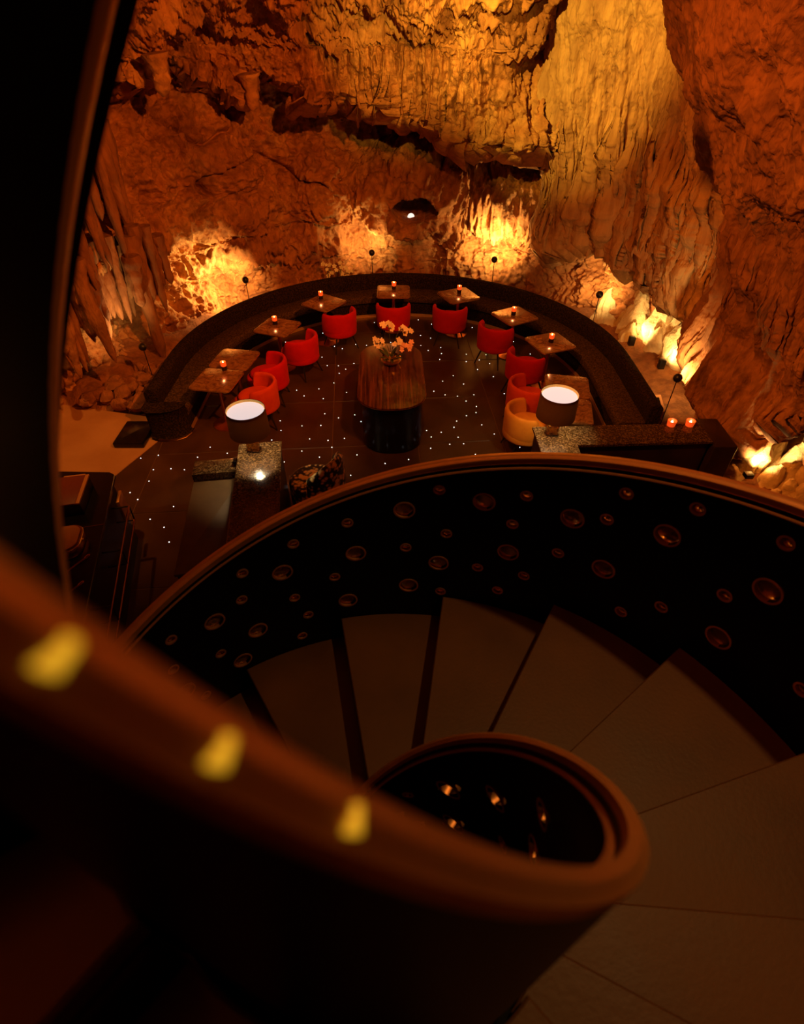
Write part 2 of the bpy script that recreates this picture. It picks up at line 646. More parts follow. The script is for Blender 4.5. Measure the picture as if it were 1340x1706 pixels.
# cracks: thin dark clefts between the big blocks
ck = np.abs(pnoise(P0 * 0.55, 77) + 0.25 * pnoise(P0 * 1.6, 78))
d -= 0.22 * np.exp(-(ck / 0.018) ** 2) * smooth(1.6, 2.1, ZZ)
# horizontal scaly shelves low on the wall, raking in the uplight
sc = np.abs(((P0[..., 2] * 7.5 + 1.4 * fbm(P0 * 2.2, 3, 91)) % 1.0) - 0.5)
d += 0.05 * (sc - 0.25) * smooth(1.9, 1.2, ZZ)
P1 = P0 + n0 * d[..., None]
# the opening in the boulder: a pocket half a metre wide running back into the rock
hx = (AZ - 3.0) / 4.6
hz = (P1[..., 2] - 1.60) / 0.235
rr = np.sqrt(hx ** 2 + hz ** 2) + 0.16 * fbm(P0 * 4.0, 2, 99)
pocket = smooth(1.03, 0.93, rr)
outd = np.stack([np.sin(ar), np.cos(ar), 0 * ar], -1)
P1 += outd * (1.3 * pocket)[..., None]
wall_back = sheet('wall_back', P1, M['rock'])
tag(wall_back, 'rugged orange limestone cave wall behind the curved bench', None, None, 'structure')


def wall_at(az, z):
    i = int(np.clip(np.searchsorted(azd, az), 0, NA - 1))
    j = int(np.clip(np.searchsorted(zz, z), 0, NZ - 1))
    return P1[j, i]


# ------------------------------------------------------------------ overhang / ceiling
bx = [(-86, 3.95), (-78, 4.02), (-72, 4.05), (-66, 4.15), (-59, 3.98), (-53, 4.16), (-47, 4.05), (-40, 3.82), (-37, 3.6), (-34.6, 3.89), (-29, 3.86), (-23.6, 3.69), (-18.7, 3.48),
      (-12, 3.55), (-4.4, 3.64), (4.5, 3.44), (12, 3.22), (20, 3.08), (28, 3.02), (35, 3.0), (44, 3.0), (55, 3.1), (75, 3.3)]
baz = np.array([b[0] for b in bx], float)
bz = np.array([b[1] for b in bx], float)
NU, NVf, NVb = 900, 230, 70
au = np.linspace(-90, 46, NU)
zb = np.interp(au, baz, bz)
# ragged fringe of short stalactites along the lower edge
s_arc = np.radians(au) * 3.9
q = np.stack([s_arc * 3.2, 0 * s_arc, 0 * s_arc + 3.3], -1)
fr = np.clip(ridged(q, 3, 5) - 0.35, 0, None)
fringe = 0.16 * fr * smooth(-14, 2, au) + 0.05 * fr
zb = zb - fringe
rows = []
cz = [(2.55, 7.0), (1.7, 5.6), (1.15, 4.92), (0.75, 4.72), (0.25, 4.52), (0.02, 4.30)]  # (inward from the edge ring, height)
tt = np.linspace(0, 1, NVf)
RB = 3.9
RBu = 3.9 + 1.35 * smooth(24, 44, au) + 0.65 * smooth(-30, -48, au)
Wc = cr_weights(len(cz) + 3, NVf)
P = np.zeros((NVf + NVb, NU, 3))
for j in range(NU):
    h0, h1 = 4.30, zb[j]
    ctl = [(-c[0], c[1]) for c in cz] + [(-0.02 * 1, h0 + (h1 - h0) * 0.4), (0.0, h0 + (h1 - h0) * 0.8), (0.03, h1)]
    ctl = np.array(ctl)
    pr = Wc @ ctl
    bk = np.linspace(0, 1, NVb + 1)[1:]
    back = np.stack([0.03 + 1.5 * bk, h1 + 0.32 * np.sin(np.minimum(bk * 1.6, 1) * PI / 2)], 1)
    prof = np.concatenate([pr, back])
    a = math.radians(au[j])
    P[:, j, 0] = ROOM[0] + (RBu[j] + prof[:, 0]) * math.sin(a)
    P[:, j, 1] = ROOM[1] + (RBu[j] + prof[:, 0]) * math.cos(a)
    P[:, j, 2] = prof[:, 1]
n = grid_normals(P, (0, 6, 1.0))
w = np.concatenate([smooth(0.35, 0.75, tt), np.ones(NVb)])[:, None]
dB = 0.32 * fbm(P * 0.8, 3, 111) + 0.14 * ridged(P * 1.8, 4, 121, 0.6) + 0.05 * ridged(P * 6, 3, 131) + 0.016 * fbm(P * 17, 2, 141)
flB = ridged(P * np.array([4.5, 4.5, 0.6]), 3, 151)
dB += 0.14 * flB * w * smooth(-40, -18, au)[None, :]
dB -= 0.10 * np.exp(-(np.abs(pnoise(P * 0.7, 171)) / 0.025) ** 2)
P = P + n * dB[..., None]
ceiling = sheet('ceiling', P, M['rock'])
tag(ceiling, 'overhanging rock ceiling with a yellow fringe of dripstone', None, None, 'structure')

vx, vy = np.meshgrid(np.linspace(-9, 9, 150), np.linspace(-5, 10, 130))
vP = np.stack([vx, vy, 7.9 - 0.02 * (vx ** 2) + 0 * vx], -1)
vP[..., 2] += 0.35 * fbm(vP * 0.5, 3, 401) + 0.12 * ridged(vP * 1.5, 3, 411)
vault = sheet('ceiling_vault', vP, M['rock'])
tag(vault, 'high rock vault above the room and staircase', None, None, 'structure')

# ------------------------------------------------------------------ hanging flowstone curtain and the near rock mass on the right
def hanging(name, plan, zrows, offs, zbot, toward, mat, nu, nvf, nvb, seed, jag, flute, back, topfade=0.3, ff=9.0, label=''):
    """plan: (x,y) per column, zrows: heights above the bottom, offs: per-row inward offset or per-row list"""
    plan = np.array(plan, float)
    nc = len(plan)
    tang = np.gradient(plan, axis=0)
    nin = np.stack([-tang[:, 1], tang[:, 0]], 1)
    nin /= np.linalg.norm(nin, axis=1)[:, None]
    mid = plan.mean(0)
    if ((np.array(toward[:2]) - mid) * nin[nc // 2]).sum() < 0:
        nin = -nin
    ctrl = np.zeros((len(zrows) + 1, nc, 3))
    for i in range(len(zrows) + 1):
        o = np.asarray(offs[i], float)
        pp = plan + nin * (o * np.ones(nc))[:, None]
        ctrl[i, :, :2] = pp
        ctrl[i, :, 2] = zrows[i] if i < len(zrows) else zbot
    P = grid_interp(ctrl, nvf, nu)
    # arc length for flutes
    bot = P[-1]
    s = np.concatenate([[0], np.cumsum(np.linalg.norm(np.diff(bot[:, :2], axis=0), axis=1))])
    t = np.linspace(0, 1, nvf)[:, None]
    warp = 0.035 * fbm(np.stack([P[..., 0] * 0.8, P[..., 1] * 0.8, P[..., 2] * 0.9], -1), 3, seed + 5)
    S = s[None, :] + warp
    Q = np.stack([S * ff * 0.35, 0 * S + 1.7, P[..., 2] * 0.22], -1)
    F1 = ridged(Q, 3, seed + 1, 0.6)
    Qb = np.stack([s * ff * 0.35, 0 * s + 1.7, 0 * s + 0.3], -1)
    jg = ridged(Qb, 3, seed + 1, 0.6)
    jg = np.clip((jg - jg.mean()) / 2, -0.5, 1.0)
    wj = smooth(topfade + 0.2, 1.0, t)
    P[..., 2] -= wj * jag * jg[None, :]
    # back side, folded upwards
    tb = np.linspace(0, 1, nvb + 1)[1:][:, None]
    Wn = cr_weights(nc, nu)
    nn = Wn @ nin
    B = np.zeros((nvb, nu, 3))
    B[..., :2] = P[-1][None, :, :2] - nn[None] * (back * np.sin(tb * PI / 2))[..., None]
    B[..., 2] = P[-1][None, :, 2] + (0.9 * tb ** 1.5)
    A = np.concatenate([P, B])
    n = grid_normals(A, toward)
    wF = np.concatenate([smooth(topfade, topfade + 0.35, t) * np.ones((nvf, nu)), (1 - tb) * np.ones((nvb, nu))])
    Fa = np.concatenate([F1, np.repeat(F1[-1:], nvb, 0)])
    d = flute * Fa * wF + 0.20 * fbm(A * 0.8, 3, seed + 11) + 0.05 * ridged(A * np.array([2.0, 2.0, 0.5]), 4, seed + 21, 0.55) + 0.022 * ridged(A * np.array([8, 8, 2.2]), 3, seed + 31) + 0.010 * fbm(A * 20, 2, seed + 41)
    A = A + n * d[..., None]
    o = sheet(name, A, mat)
    tag(o, label, None, None, 'structure')
    return o


curtain = hanging('wall_far_right',
        [(3.3, 12.5), (2.95, 11.7), (3.0, 11.2), (3.38, 10.7), (3.85, 10.15), (4.2, 9.45), (4.45, 8.7), (4.65, 8.0), (5.1, 7.3)],
        [6.2, 5.0, 4.3, 3.6, 3.0, 2.4, 1.9], [1.1, 0.85, 0.65, 0.42, 0.24, 0.12, 0.04, 0.0],
        np.array([1.2, 1.25, 1.35, 1.58, 1.52, 1.36, 1.24, 1.15, 1.15]),
        (0, 5, 2), M['rock_flow'], 640, 380, 40, 300, 0.50, 0.135, 0.35, 0.15, 15.0,
        'tall pleated flowstone curtain hanging at the right of the bench')

zr = [6.6, 5.5, 4.7, 4.1, 3.5, 3.1, 2.5, 1.9, 1.4]
xs = [1.6, 2.0, 2.5, 2.82, 3.3, 3.68, 3.95, 4.12, 4.12, 4.1]
Yc = [9.0, 8.1, 7.4, 6.7, 6.0, 5.4, 4.8, 4.1, 3.2, 2.2]
dx = [1.3, 0.45, 0.0, 0.03, 0.06, 0.1, 0.15, 0.2, 0.3, 0.4]
hanging('wall_right', [(4.2 + dx[i], Yc[i]) for i in range(10)], zr, [[4.0 - x for _ in range(10)] for x in xs],
        np.array([1.0, 1.0, 0.85, 0.6, 0.52, 1.15, 1.5, 1.7, 1.8, 1.8]),
        (0, 6, 2), M['rock_dark'], 680, 420, 40, 500, 0.16, 0.105, 0.5, 0.28, 11.0,
        'massive brown rock shoulder filling the right edge')

# ------------------------------------------------------------------ stalactites of the left mass
def stalactite(x, y, z0, z1, r, parent, seed, mat=M['rock_dark'], n=16, m=22, blunt=0.42):
    rg = np.random.default_rng(seed)
    mb = MB()
    pts, rad = [], []
    ph = rg.uniform(0, 6, 4)
    for i in range(m + 1):
        t = i / m
        z = z0 + (z1 - z0) * t
        pts.append((x + 0.02 * math.sin(3 * t + ph[0]), y + 0.02 * math.sin(4 * t + ph[1]), z))
        rad.append(max(0.006, r * (blunt + (1 - blunt) * (1 - t) ** 0.8) * (1 + 0.13 * math.sin(9 * t + ph[2]) + 0.08 * math.sin(23 * t + ph[3])) * (1 if t < 0.9 else math.sqrt(max(0, (1 - t) / 0.1)) * 0.9 + 0.02)))
    mb.tube(pts, rad, n)
    V = np.array(mb.v)
    c = np.array([x, y])
    k = 1 + 0.16 * ridged(V * np.array([14, 14, 1.4]), 3, seed)
    V[:, :2] = c + (V[:, :2] - c) * k[:, None]
    mb.v = [tuple(p) for p in V]
    return mb.build('stalactite', mat, parent)


rs = np.random.default_rng(12)
left = []
for i in range(30):                                        # lower cluster
    az = -101 + 36 * (i + rs.uniform(0.1, 0.9)) / 30
    R = 4.50 + rs.uniform(-0.22, 0.30)
    left.append((az, R, 2.0 + rs.uniform(-0.15, 0.25), rs.uniform(0.65, 1.25), rs.uniform(0.07, 0.13)))
left.append((-72, 4.45, 2.1, -0.05, 0.13))                  # pillar reaching the ground
left.append((-67, 4.50, 1.9, 1.02, 0.11))
for i in range(14):                                        # upper cluster
    az = -93 + 26 * (i + rs.uniform(0.1, 0.9)) / 14
    left.append((az, 4.35 + rs.uniform(-0.15, 0.2), 3.5, rs.uniform(1.75, 2.4), rs.uniform(0.07, 0.11)))
for k, (az, R, z0, z1, r) in enumerate(left):
    a = math.radians(az)
    stalactite(ROOM[0] + R * math.sin(a), ROOM[1] + R * math.cos(a), z0, z1, r, wall_back, 700 + k)

# pointed tips along the foot of the curtain
cpl = [(3.0, 11.2, 1.35), (3.38, 10.7, 1.58), (3.85, 10.15, 1.52), (4.2, 9.45, 1.36), (4.45, 8.7, 1.24), (4.65, 8.0, 1.15)]
for k in range(44):
    t = (k + rs.uniform(0.1, 0.9)) / 44 * 5
    i = min(int(t), 4)
    f = t - i
    x, y, z = [cpl[i][c] + (cpl[i + 1][c] - cpl[i][c]) * f for c in range(3)]
    o_ = rs.uniform(-0.05, 0.14)
    stalactite(x - 0.75 * o_, y - 0.6 * o_, z + 0.6, z - rs.uniform(0.08, 0.36), rs.uniform(0.05, 0.09), curtain, 1000 + k, M['rock_flow'], 12, 18, 0.2)

# drips along the overhang and behind the curtain
for k in range(26):
    az = -8 + 36 * (k + rs.uniform(0.1, 0.9)) / 26
    zt_ = float(np.interp(az, baz, bz))
    a = math.radians(az)
    R = 3.92 + rs.uniform(-0.02, 0.25)
    stalactite(ROOM[0] + R * math.sin(a), ROOM[1] + R * math.cos(a), zt_ + 0.25, zt_ - rs.uniform(0.12, 0.42), rs.uniform(0.03, 0.06), ceiling, 800 + k, M['rock'], 8, 14)
for az, R, z0, z1, r in ((-59.4, 3.9, 4.2, 3.72, 0.14), (-37.5, 3.9, 3.9, 3.42, 0.13)):
    a = math.radians(az)
    stalactite(ROOM[0] + R * math.sin(a), ROOM[1] + R * math.cos(a), z0, z1, r, ceiling, 850 + int(R * 10), M['rock'], 12, 16)

# ------------------------------------------------------------------ floors
gm = MB()
gm.box(-7.5, 7.5, -2.5, 14, -0.30, -0.03)
ground = gm.build('floor', M['black_floor'])
tag(ground, 'dark stone tiled floor dotted with tiny white lights', None, None, 'structure')
ROT = math.radians(4.0)
TS = 1.235
O = Vector((0.24, 6.40))
grb = MB()
grb.add([(-4.05, 1.5, -0.008), (3.75, 1.5, -0.008), (3.75, 11.6, -0.008), (-3.4, 11.6, -0.008), (-4.05, 7.0, -0.008), (-4.05, 5.6, -0.008)], [(0, 1, 2, 3, 4, 5)])
grb.build('grout_bed', M['grout'], ground, smooth=False)
tile_me = MB().slab(rrect(TS - 0.012, TS - 0.012, 0.006, 1), -0.03, 0.0, 0.003, 1).mesh('tile', False)
for i in range(-4, 4):
    for j in range(-4, 5):
        c = O + Matrix.Rotation(ROT, 2) @ Vector(((i + 0.5) * TS, (j + 0.5) * TS + 0.15))
        if c.x < -3.3 and not (c.y < 7):
            continue
        if math.hypot(c.x + 0.05, c.y - 7.9) > 4.3 and c.y > 7.5:
            continue
        link('tile', tile_me, M['tile'], ground, (c.x, c.y, 0), ROT)

# tan path on the left
px = [(-3.92, 7.25), (-3.55, 6.62), (-3.78, 6.05), (-3.95, 5.6), (-4.0, 4.6), (-4.2, 2.4), (-7.3, 2.4), (-7.3, 8.4), (-5.4, 7.6)]
pm = MB().slab(px[::-1], -0.03, 0.012, 0.004, 1)
path = pm.build('floor_path', M['path'])
tag(path, 'smooth tan earth path beside the left end of the bench', None, None, 'structure')
gnd = []
NG = 130
gx, gy = np.meshgrid(np.linspace(-7.2, 7.2, NG * 2), np.linspace(4.0, 13.6, NG))
rad = np.hypot(gx - 0, gy - 7.8)
gz = -0.05 + 0.10 * smooth(3.6, 4.3, rad) + 0.22 * smooth(4.0, 5.2, rad) * (0.6 + 0.8 * fbm(np.stack([gx, gy, 0 * gx], -1) * 1.1, 3, 9)) + 0.04 * fbm(np.stack([gx, gy, 0 * gx], -1) * 5, 2, 19)
pathmask = smooth(-3.75, -4.1, gx) * smooth(7.75, 7.35, gy + 0.25 * (gx + 5))
gz = gz * (1 - pathmask) - 0.10 * pathmask
gz = np.where(rad < 3.55, -0.10, gz)
gz = np.where((gx < -3.3) & (gy < 7.15), -0.10, gz)
gz = np.where((gy < 7) & (np.abs(gx) < 3.75), -0.10, gz)
gz = np.where((gy < 5.4) & (gx < 4.0) & (gx > -4.0), -0.10, gz)
rg = sheet('floor_rock', np.stack([gx, gy, gz], -1), M['rock_dark'])
tag(rg, 'uneven rocky ground between the bench and the cave wall', None, None, 'structure')


# loose stones on the ground, left of the bench
def stone(x, y, z, s, seed, name='stone'):
    mb = MB().sphere((0, 0, 0), 1.0, 9, 6)
    V = np.array(mb.v)
    rg_ = np.random.default_rng(seed)
    V = V * (1 + 0.35 * fbm(V * 1.2 + rg_.uniform(0, 50, 3), 2, seed)[:, None]) * rg_.uniform(0.6, 1.2, 3) * s
    V[:, 2] *= 0.7
    mb.v = [tuple(p) for p in V]
    return mb.build(name, M['rock_dark'], None, (x, y, z))


spots = []
for k in range(64):
    x, y = rs.uniform(-5.5, -4.0), rs.uniform(7.25, 8.6)
    if y < 7.3 + 0.35 * (x + 4.0) * -0.4 or math.hypot(x, y - 7.7) > 5.0:
        continue
    spots.append((x, y, rs.uniform(0.07, 0.17)))
for k, (x, y, s) in enumerate(spots):
    o = stone(x, y, 0.10 + s * 0.35, s, 900 + k)
    tag(o, 'rough brown stone in the rubble between path and stalactites', 'stone', 'rubble stones left of the bench')

# ------------------------------------------------------------------ stalagmite pile low on the right
def stalagmite(name, x, y, z0, h, r, seed, mat, lean=(0, 0), parent=None):
    mb = MB()
    rg_ = np.random.default_rng(seed)
    ph = rg_.uniform(0, 6, 3)
    pts, rad = [], []
    for i in range(19):
        t = i / 18
        pts.append((lean[0] * t + 0.02 * math.sin(4 * t + ph[0]), lean[1] * t, h * t))
        rad.append(max(0.008, r * (1 - 0.82 * t ** 1.2) * (1 + 0.12 * math.sin(11 * t + ph[1])) * (1 if t < 0.93 else 0.65)))
    mb.tube(pts, rad, 24)
    V = np.array(mb.v)
    k = 1 + 0.36 * ridged(V * np.array([8, 8, 1.8]) + seed, 3, seed)
    V[:, :2] *= k[:, None]
    mb.v = [tuple(p) for p in V]
    return mb.build(name, mat, parent, (x, y, z0))


pil = [(4.55, 5.75, 0.78, 0.20), (4.80, 5.88, 0.98, 0.22), (4.98, 5.52, 0.74, 0.20), (4.68, 5.45, 0.52, 0.18), (5.12, 5.85, 0.88, 0.22), (4.85, 5.22, 0.45, 0.18), (4.45, 6.05, 0.72, 0.17), (5.22, 5.4, 0.66, 0.22), (5.0, 6.15, 1.02, 0.2), (4.6, 5.2, 0.32, 0.15), (5.05, 5.1, 0.5, 0.2), (4.40, 5.62, 0.36, 0.15)]
for k, (x, y, h, r) in enumerate(pil):
    stalagmite('stalagmite', x, y, -0.05, h, r, 60 + k, M['rock_pale'], (rs.uniform(-0.08, 0.08), rs.uniform(-0.06, 0.06)), rg)
for k, (x, y, h, r, le) in enumerate([(4.12, 6.15, 0.8, 0.17, (0.18, 0.1)), (4.05, 5.85, 0.35, 0.2, (0.05, 0.05))]):
    stalagmite('stalagmite', x, y, -0.05, h, r, 160 + k, M['rock'], le, rg)
# pale calcite cones behind the right arm of the bench
for k, (x, y, h, r) in enumerate([(4.35, 10.05, 0.95, 0.26), (4.68, 9.55, 1.15, 0.30), (4.88, 8.95, 1.05, 0.32), (4.0, 10.5, 0.8, 0.24), (5.0, 8.35, 0.9, 0.32), (4.52, 9.25, 0.55, 0.16), (4.66, 8.65, 0.48, 0.16), (4.22, 9.75, 0.42, 0.16), (4.72, 9.2, 0.8, 0.2), (4.86, 8.6, 0.7, 0.2)]):
    stalagmite('stalagmite', x, y, 0.0, h, r, 260 + k, M['rock_pale'], (0, 0), rg)

# ================================================================== SPIRAL STAIRCASE
SX, SY = -0.0186, 0.371            # axis of the outer helix
IX, IY = -0.0204, 0.398             # axis of the inner balustrade
DA = 0.3663
ZT = lambda a: 2.9926 - 0.4914 * (a + 0.05)      # walking line height at angle a (falls as a grows)
A_TOP, A_BOT = -4.45, 4.6
R_OUT, R_IN = 1.59, 0.3247


def hr(a):                                        # outer rail height above the walking line
    t = min(max(a, 0.5), 2.6)
    return 0.00090294 * t ** 3 - 0.09734505 * t * t + 0.2883118 * t + 0.68831413


HI = 0.7625
stair = thing('spiral_staircase', 'dark spiral staircase with perforated black balustrades and bronze handrails', 'staircase', (0, 0, 0))


def helix_panel(name, cx, cy, r, th, zlo, zhi, a0, a1, holes, parent, da=0.035, nv=9, nh=28):
    """curved balustrade skin of thickness th with round openings; zlo/zhi give heights above the walking line"""
    pts, edges = [], []
    loops = []
    for (a, v, rh) in holes:
        b = len(pts)
        for i in range(nh):
            t = 2 * PI * i / nh
            pts.append(Vector((a * r + rh * math.cos(t), v + rh * math.sin(t) + 0.4914 / r * 0.0)))
            edges.append((b + i, b + (i + 1) % nh))
        loops.append((a, v, rh))
    na = max(2, int((a1 - a0) / da))
    brd = []
    for i in range(na + 1):
        a = a0 + (a1 - a0) * i / na
        lo, hi = zlo(a), zhi(a)
        for j in range(nv + 1):
            v = lo + (hi - lo) * j / nv
            if 0 < j < nv and any((a * r - h[0] * r) ** 2 + (v - h[1]) ** 2 < (h[2] * 1.12 + 0.006) ** 2 for h in holes):
                continue
            pts.append(Vector((a * r, v)))
            if j == 0 or j == nv:
                brd.append((i, j, len(pts) - 1))
    bot = [k for i, j, k in brd if j == 0]
    top = [k for i, j, k in brd if j == nv]
    edges += [(bot[i], bot[i + 1]) for i in range(len(bot) - 1)] + [(top[i], top[i + 1]) for i in range(len(top) - 1)]
    ov, oe, of, _, _, _ = delaunay_2d_cdt(pts, edges, [], 0, 1e-6)
    tri = []
    for f in of:
        c = sum((ov[i] for i in f), Vector((0, 0))) / len(f)
        if any((c.x - h[0] * r) ** 2 + (c.y - h[1]) ** 2 < (h[2] * 0.985) ** 2 for h in holes):
            continue
        a = c.x / r
        if c.y < zlo(a) - 1e-3 or c.y > zhi(a) + 1e-3:
            continue
        tri.append(tuple(f))
    bm = bmesh.new()
    vs = [[bm.verts.new((cx + rr * math.cos(p.x / r), cy + rr * math.sin(p.x / r), ZT(p.x / r) + p.y)) for p in ov] for rr in (r, r + th)]
    for f in tri:
        bm.faces.new([vs[0][i] for i in f])
        bm.faces.new([vs[1][i] for i in reversed(f)])
    bm.edges.ensure_lookup_table()
    # close the rims between both skins
    idx = {v: (s, i) for s in (0, 1) for i, v in enumerate(vs[s])}
    for e in [e for e in bm.edges if e.is_boundary and idx[e.verts[0]][0] == 0]:
        i, j = idx[e.verts[0]][1], idx[e.verts[1]][1]
        try:
            bm.faces.new([vs[0][i], vs[0][j], vs[1][j], vs[1][i]])
        except ValueError:
            pass
    for v in [v for v in bm.verts if not v.link_faces]:
        bm.verts.remove(v)
    bmesh.ops.recalc_face_normals(bm, faces=bm.faces)
    for f in bm.faces:
        f.smooth = True
    me = bpy.data.meshes.new(name)
    bm.to_mesh(me)
    bm.free()
    me.set_sharp_from_angle(angle=math.radians(35))
    return link(name, me, M['panel'], parent)


OUT_H = [(1.552, 0.697), (1.45, 0.786), (1.317, 0.681), (1.727, 0.717), (1.709, 0.486), (1.547, 0.436), (1.42, 0.491), (1.438, 0.278), (1.226, 0.535), (1.223, 0.342), (1.31, 0.227), (1.536, 0.13), (1.899, 0.722), (1.949, 0.566), (1.786, 0.364), (2.067, 0.71), (2.092, 0.542), (1.928, 0.338), (1.75, 0.134), (1.894, 0.148), (2.19, 0.52), (2.071, 0.247), (1.929, -0.009), (2.325, 0.629), (2.208, 0.27), (2.149, 0.091), (2.356, 0.441), (2.353, 0.218), (2.303, 0.058), (1.234, 0.048), (1.425, 0.043), (2.428, 0.559), (1.202, 0.71), (1.067, 0.59), (0.981, 0.611), (0.957, 0.761), (1.079, 0.366), (1.161, 0.178), (0.946, 0.314), (0.832, 0.587), (0.796, 0.747), (0.612, 0.706), (0.859, 0.07), (0.77, 0.188), (0.657, 0.38), (0.589, 0.48), (0.619, 0.154), (0.422, 0.13)]
BIG = [1, 0, 1, 0, 1, 0, 0, 1, 0, 1, 0, 1, 0, 1, 0, 0, 0, 0, 1, 0, 1, 1, 0, 0, 0, 1, 0, 1, 0, 0, 0, 0, 0, 1, 0, 0, 0, 0, 1, 1, 0, 0, 0, 0, 0, 1, 1, 0]
holes_o = [(a, v, 0.050 if b else 0.026) for (a, v), b in zip(OUT_H, BIG)]
IN_H = [(1.036, 0.44, 0.040), (0.569, 0.428, 0.036), (0.927, 0.149, 0.040), (1.583, 0.324, 0.040), (1.446, 0.487, 0.017), (0.103, 0.50, 0.030), (0.023, 0.30, 0.034), (0.35, 0.16, 0.02), (1.30, 0.17, 0.018), (2.05, 0.45, 0.036), (-0.6, 0.35, 0.03), (2.2, 0.1, 0.03)]

outer = helix_panel('outer_balustrade', SX, SY, R_OUT, 0.035, lambda a: -0.27, lambda a: hr(a), -3.2, A_BOT, holes_o, stair)
inner = helix_panel('inner_balustrade', IX, IY, R_IN, 0.020, lambda a: -0.20, lambda a: HI - 0.01, A_TOP, A_BOT, IN_H, stair, da=0.06, nv=7, nh=20)


# glass bull's-eyes with bronze sleeves in the outer balustrade
def disc_on(cx, cy, r, a, z, parts, parent_name, parent):
    e = Matrix.Translation((cx + r * math.cos(a), cy + r * math.sin(a), z)) @ Matrix.Rotation(a - PI / 2, 4, 'Z') @ Matrix.Rotation(PI / 2, 4, 'X')
    return e


def sleeve_mesh(rh, th):
    mb = MB()
    n = 24
    for rr0, rr1, z0, z1 in ((rh - 0.0045, rh + 0.0035, -th / 2 - 0.003, th / 2 + 0.003),):
        vs = []
        for r_, z in ((rr0, z0), (rr1, z0), (rr1, z1), (rr0, z1)):
            for i in range(n):
                t = 2 * PI * i / n
                vs.append((r_ * math.cos(t), r_ * math.sin(t), z))
        fs = []
        for k in range(4):
            for i in range(n):
                j = (i + 1) % n
                fs.append((k * n + i, k * n + j, ((k + 1) % 4) * n + j, ((k + 1) % 4) * n + i))
        mb.add(vs, fs)
    return mb.mesh('sleeve')


def lens_mesh(rh):
    return MB().lathe([(rh * 0.15, -0.010), (rh * 0.7, -0.008), (rh * 0.985, -0.002), (rh * 0.985, 0.002), (rh * 0.7, 0.008), (rh * 0.15, 0.010)], 20).mesh('bulls_eye_glass')


SM = {0.050: (sleeve_mesh(0.050, 0.035), lens_mesh(0.045)), 0.026: (sleeve_mesh(0.026, 0.035), lens_mesh(0.0215))}
for (a, v, rh) in holes_o:
    mt = disc_on(SX, SY, R_OUT + 0.0175, a, ZT(a) + v, None, None, None)
    o = link('sleeve', SM[rh][0], M['bronze'], outer)
    o.matrix_local = mt
    o = link('bulls_eye_glass', SM[rh][1], M['lens_glass'], outer)
    o.matrix_local = mt
for (a, v, rh) in IN_H:
    o = link('sleeve', sleeve_mesh(rh, 0.020), M['bronze'], inner)
    o.matrix_local = disc_on(IX, IY, R_IN + 0.010, a, ZT(a) + v, None, None, None)


def helix_pts(cx, cy, r, a0, a1, zf, da=0.04):
    n = int((a1 - a0) / da)
    return [(cx + r * math.cos(a0 + (a1 - a0) * i / n), cy + r * math.sin(a0 + (a1 - a0) * i / n), zf(a0 + (a1 - a0) * i / n)) for i in range(n + 1)]


def rail_section(w, h):
    """flattened bar with a groove along each side"""
    out = []
    for i in range(20):
        t = 2 * PI * i / 20
        k = 1 - 0.10 * math.cos(6 * t)
        out.append((w * k * math.copysign(abs(math.cos(t)) ** 0.7, math.cos(t)), h * k * math.copysign(abs(math.sin(t)) ** 0.7, math.sin(t))))
    return out


MB().tube(helix_pts(SX, SY, R_OUT + 0.0175, -3.2, A_BOT, lambda a: ZT(a) + hr(a) + 0.012), 0, sec=rail_section(0.026, 0.018), up=(0, 0, 1)).build('handrail', M['bronze'], stair)
MB().tube(helix_pts(SX, SY, R_OUT - 0.012, -3.2, A_BOT, lambda a: ZT(a) + hr(a) - 0.022), 0.006, 6, up=(0, 0, 1)).build('rail_bead', M['bronze'], stair)
inner_rail = MB().tube(helix_pts(IX, IY, R_IN + 0.010, A_TOP, A_BOT, lambda a: ZT(a) + HI), 0, sec=rail_section(0.0110, 0.0105), up=(0, 0, 1)).build('handrail', M['bronze'], stair)
tag(inner_rail, 'narrow bronze handrail of the inner balustrade')
MB().tube(helix_pts(IX, IY, R_IN - 0.004, A_TOP, A_BOT, lambda a: ZT(a) + HI - 0.045), 0.006, 6, up=(0, 0, 1)).build('rail_bead', M['bronze'], stair)
MB().tube(helix_pts(IX, IY, R_IN + 0.010, A_TOP, A_BOT, lambda a: ZT(a) - 0.20), 0.012, 10, up=(0, 0, 1)).build('bottom_trim', M['bronze'], stair)
MB().tube(helix_pts(SX, SY, R_OUT + 0.0175, -3.2, A_BOT, lambda a: ZT(a) - 0.27), 0.014, 8, up=(0, 0, 1)).build('bottom_trim', M['bronze'], stair)
# small emissive amber plates added for bright yellow squares along the inner rail
for a in (-1.735, -1.655, -1.562):
    o = MB().box(-0.0042, 0.0042, -0.005, 0.005, -0.002, 0.0015, 0.0006).build('amber_plate', M['rail_amber_glow'], inner_rail)
    o.location = (IX + (R_IN + 0.012) * math.cos(a), IY + (R_IN + 0.012) * math.sin(a), ZT(a) + HI + 0.0155)
    o.rotation_euler = (0, 0.0, a)


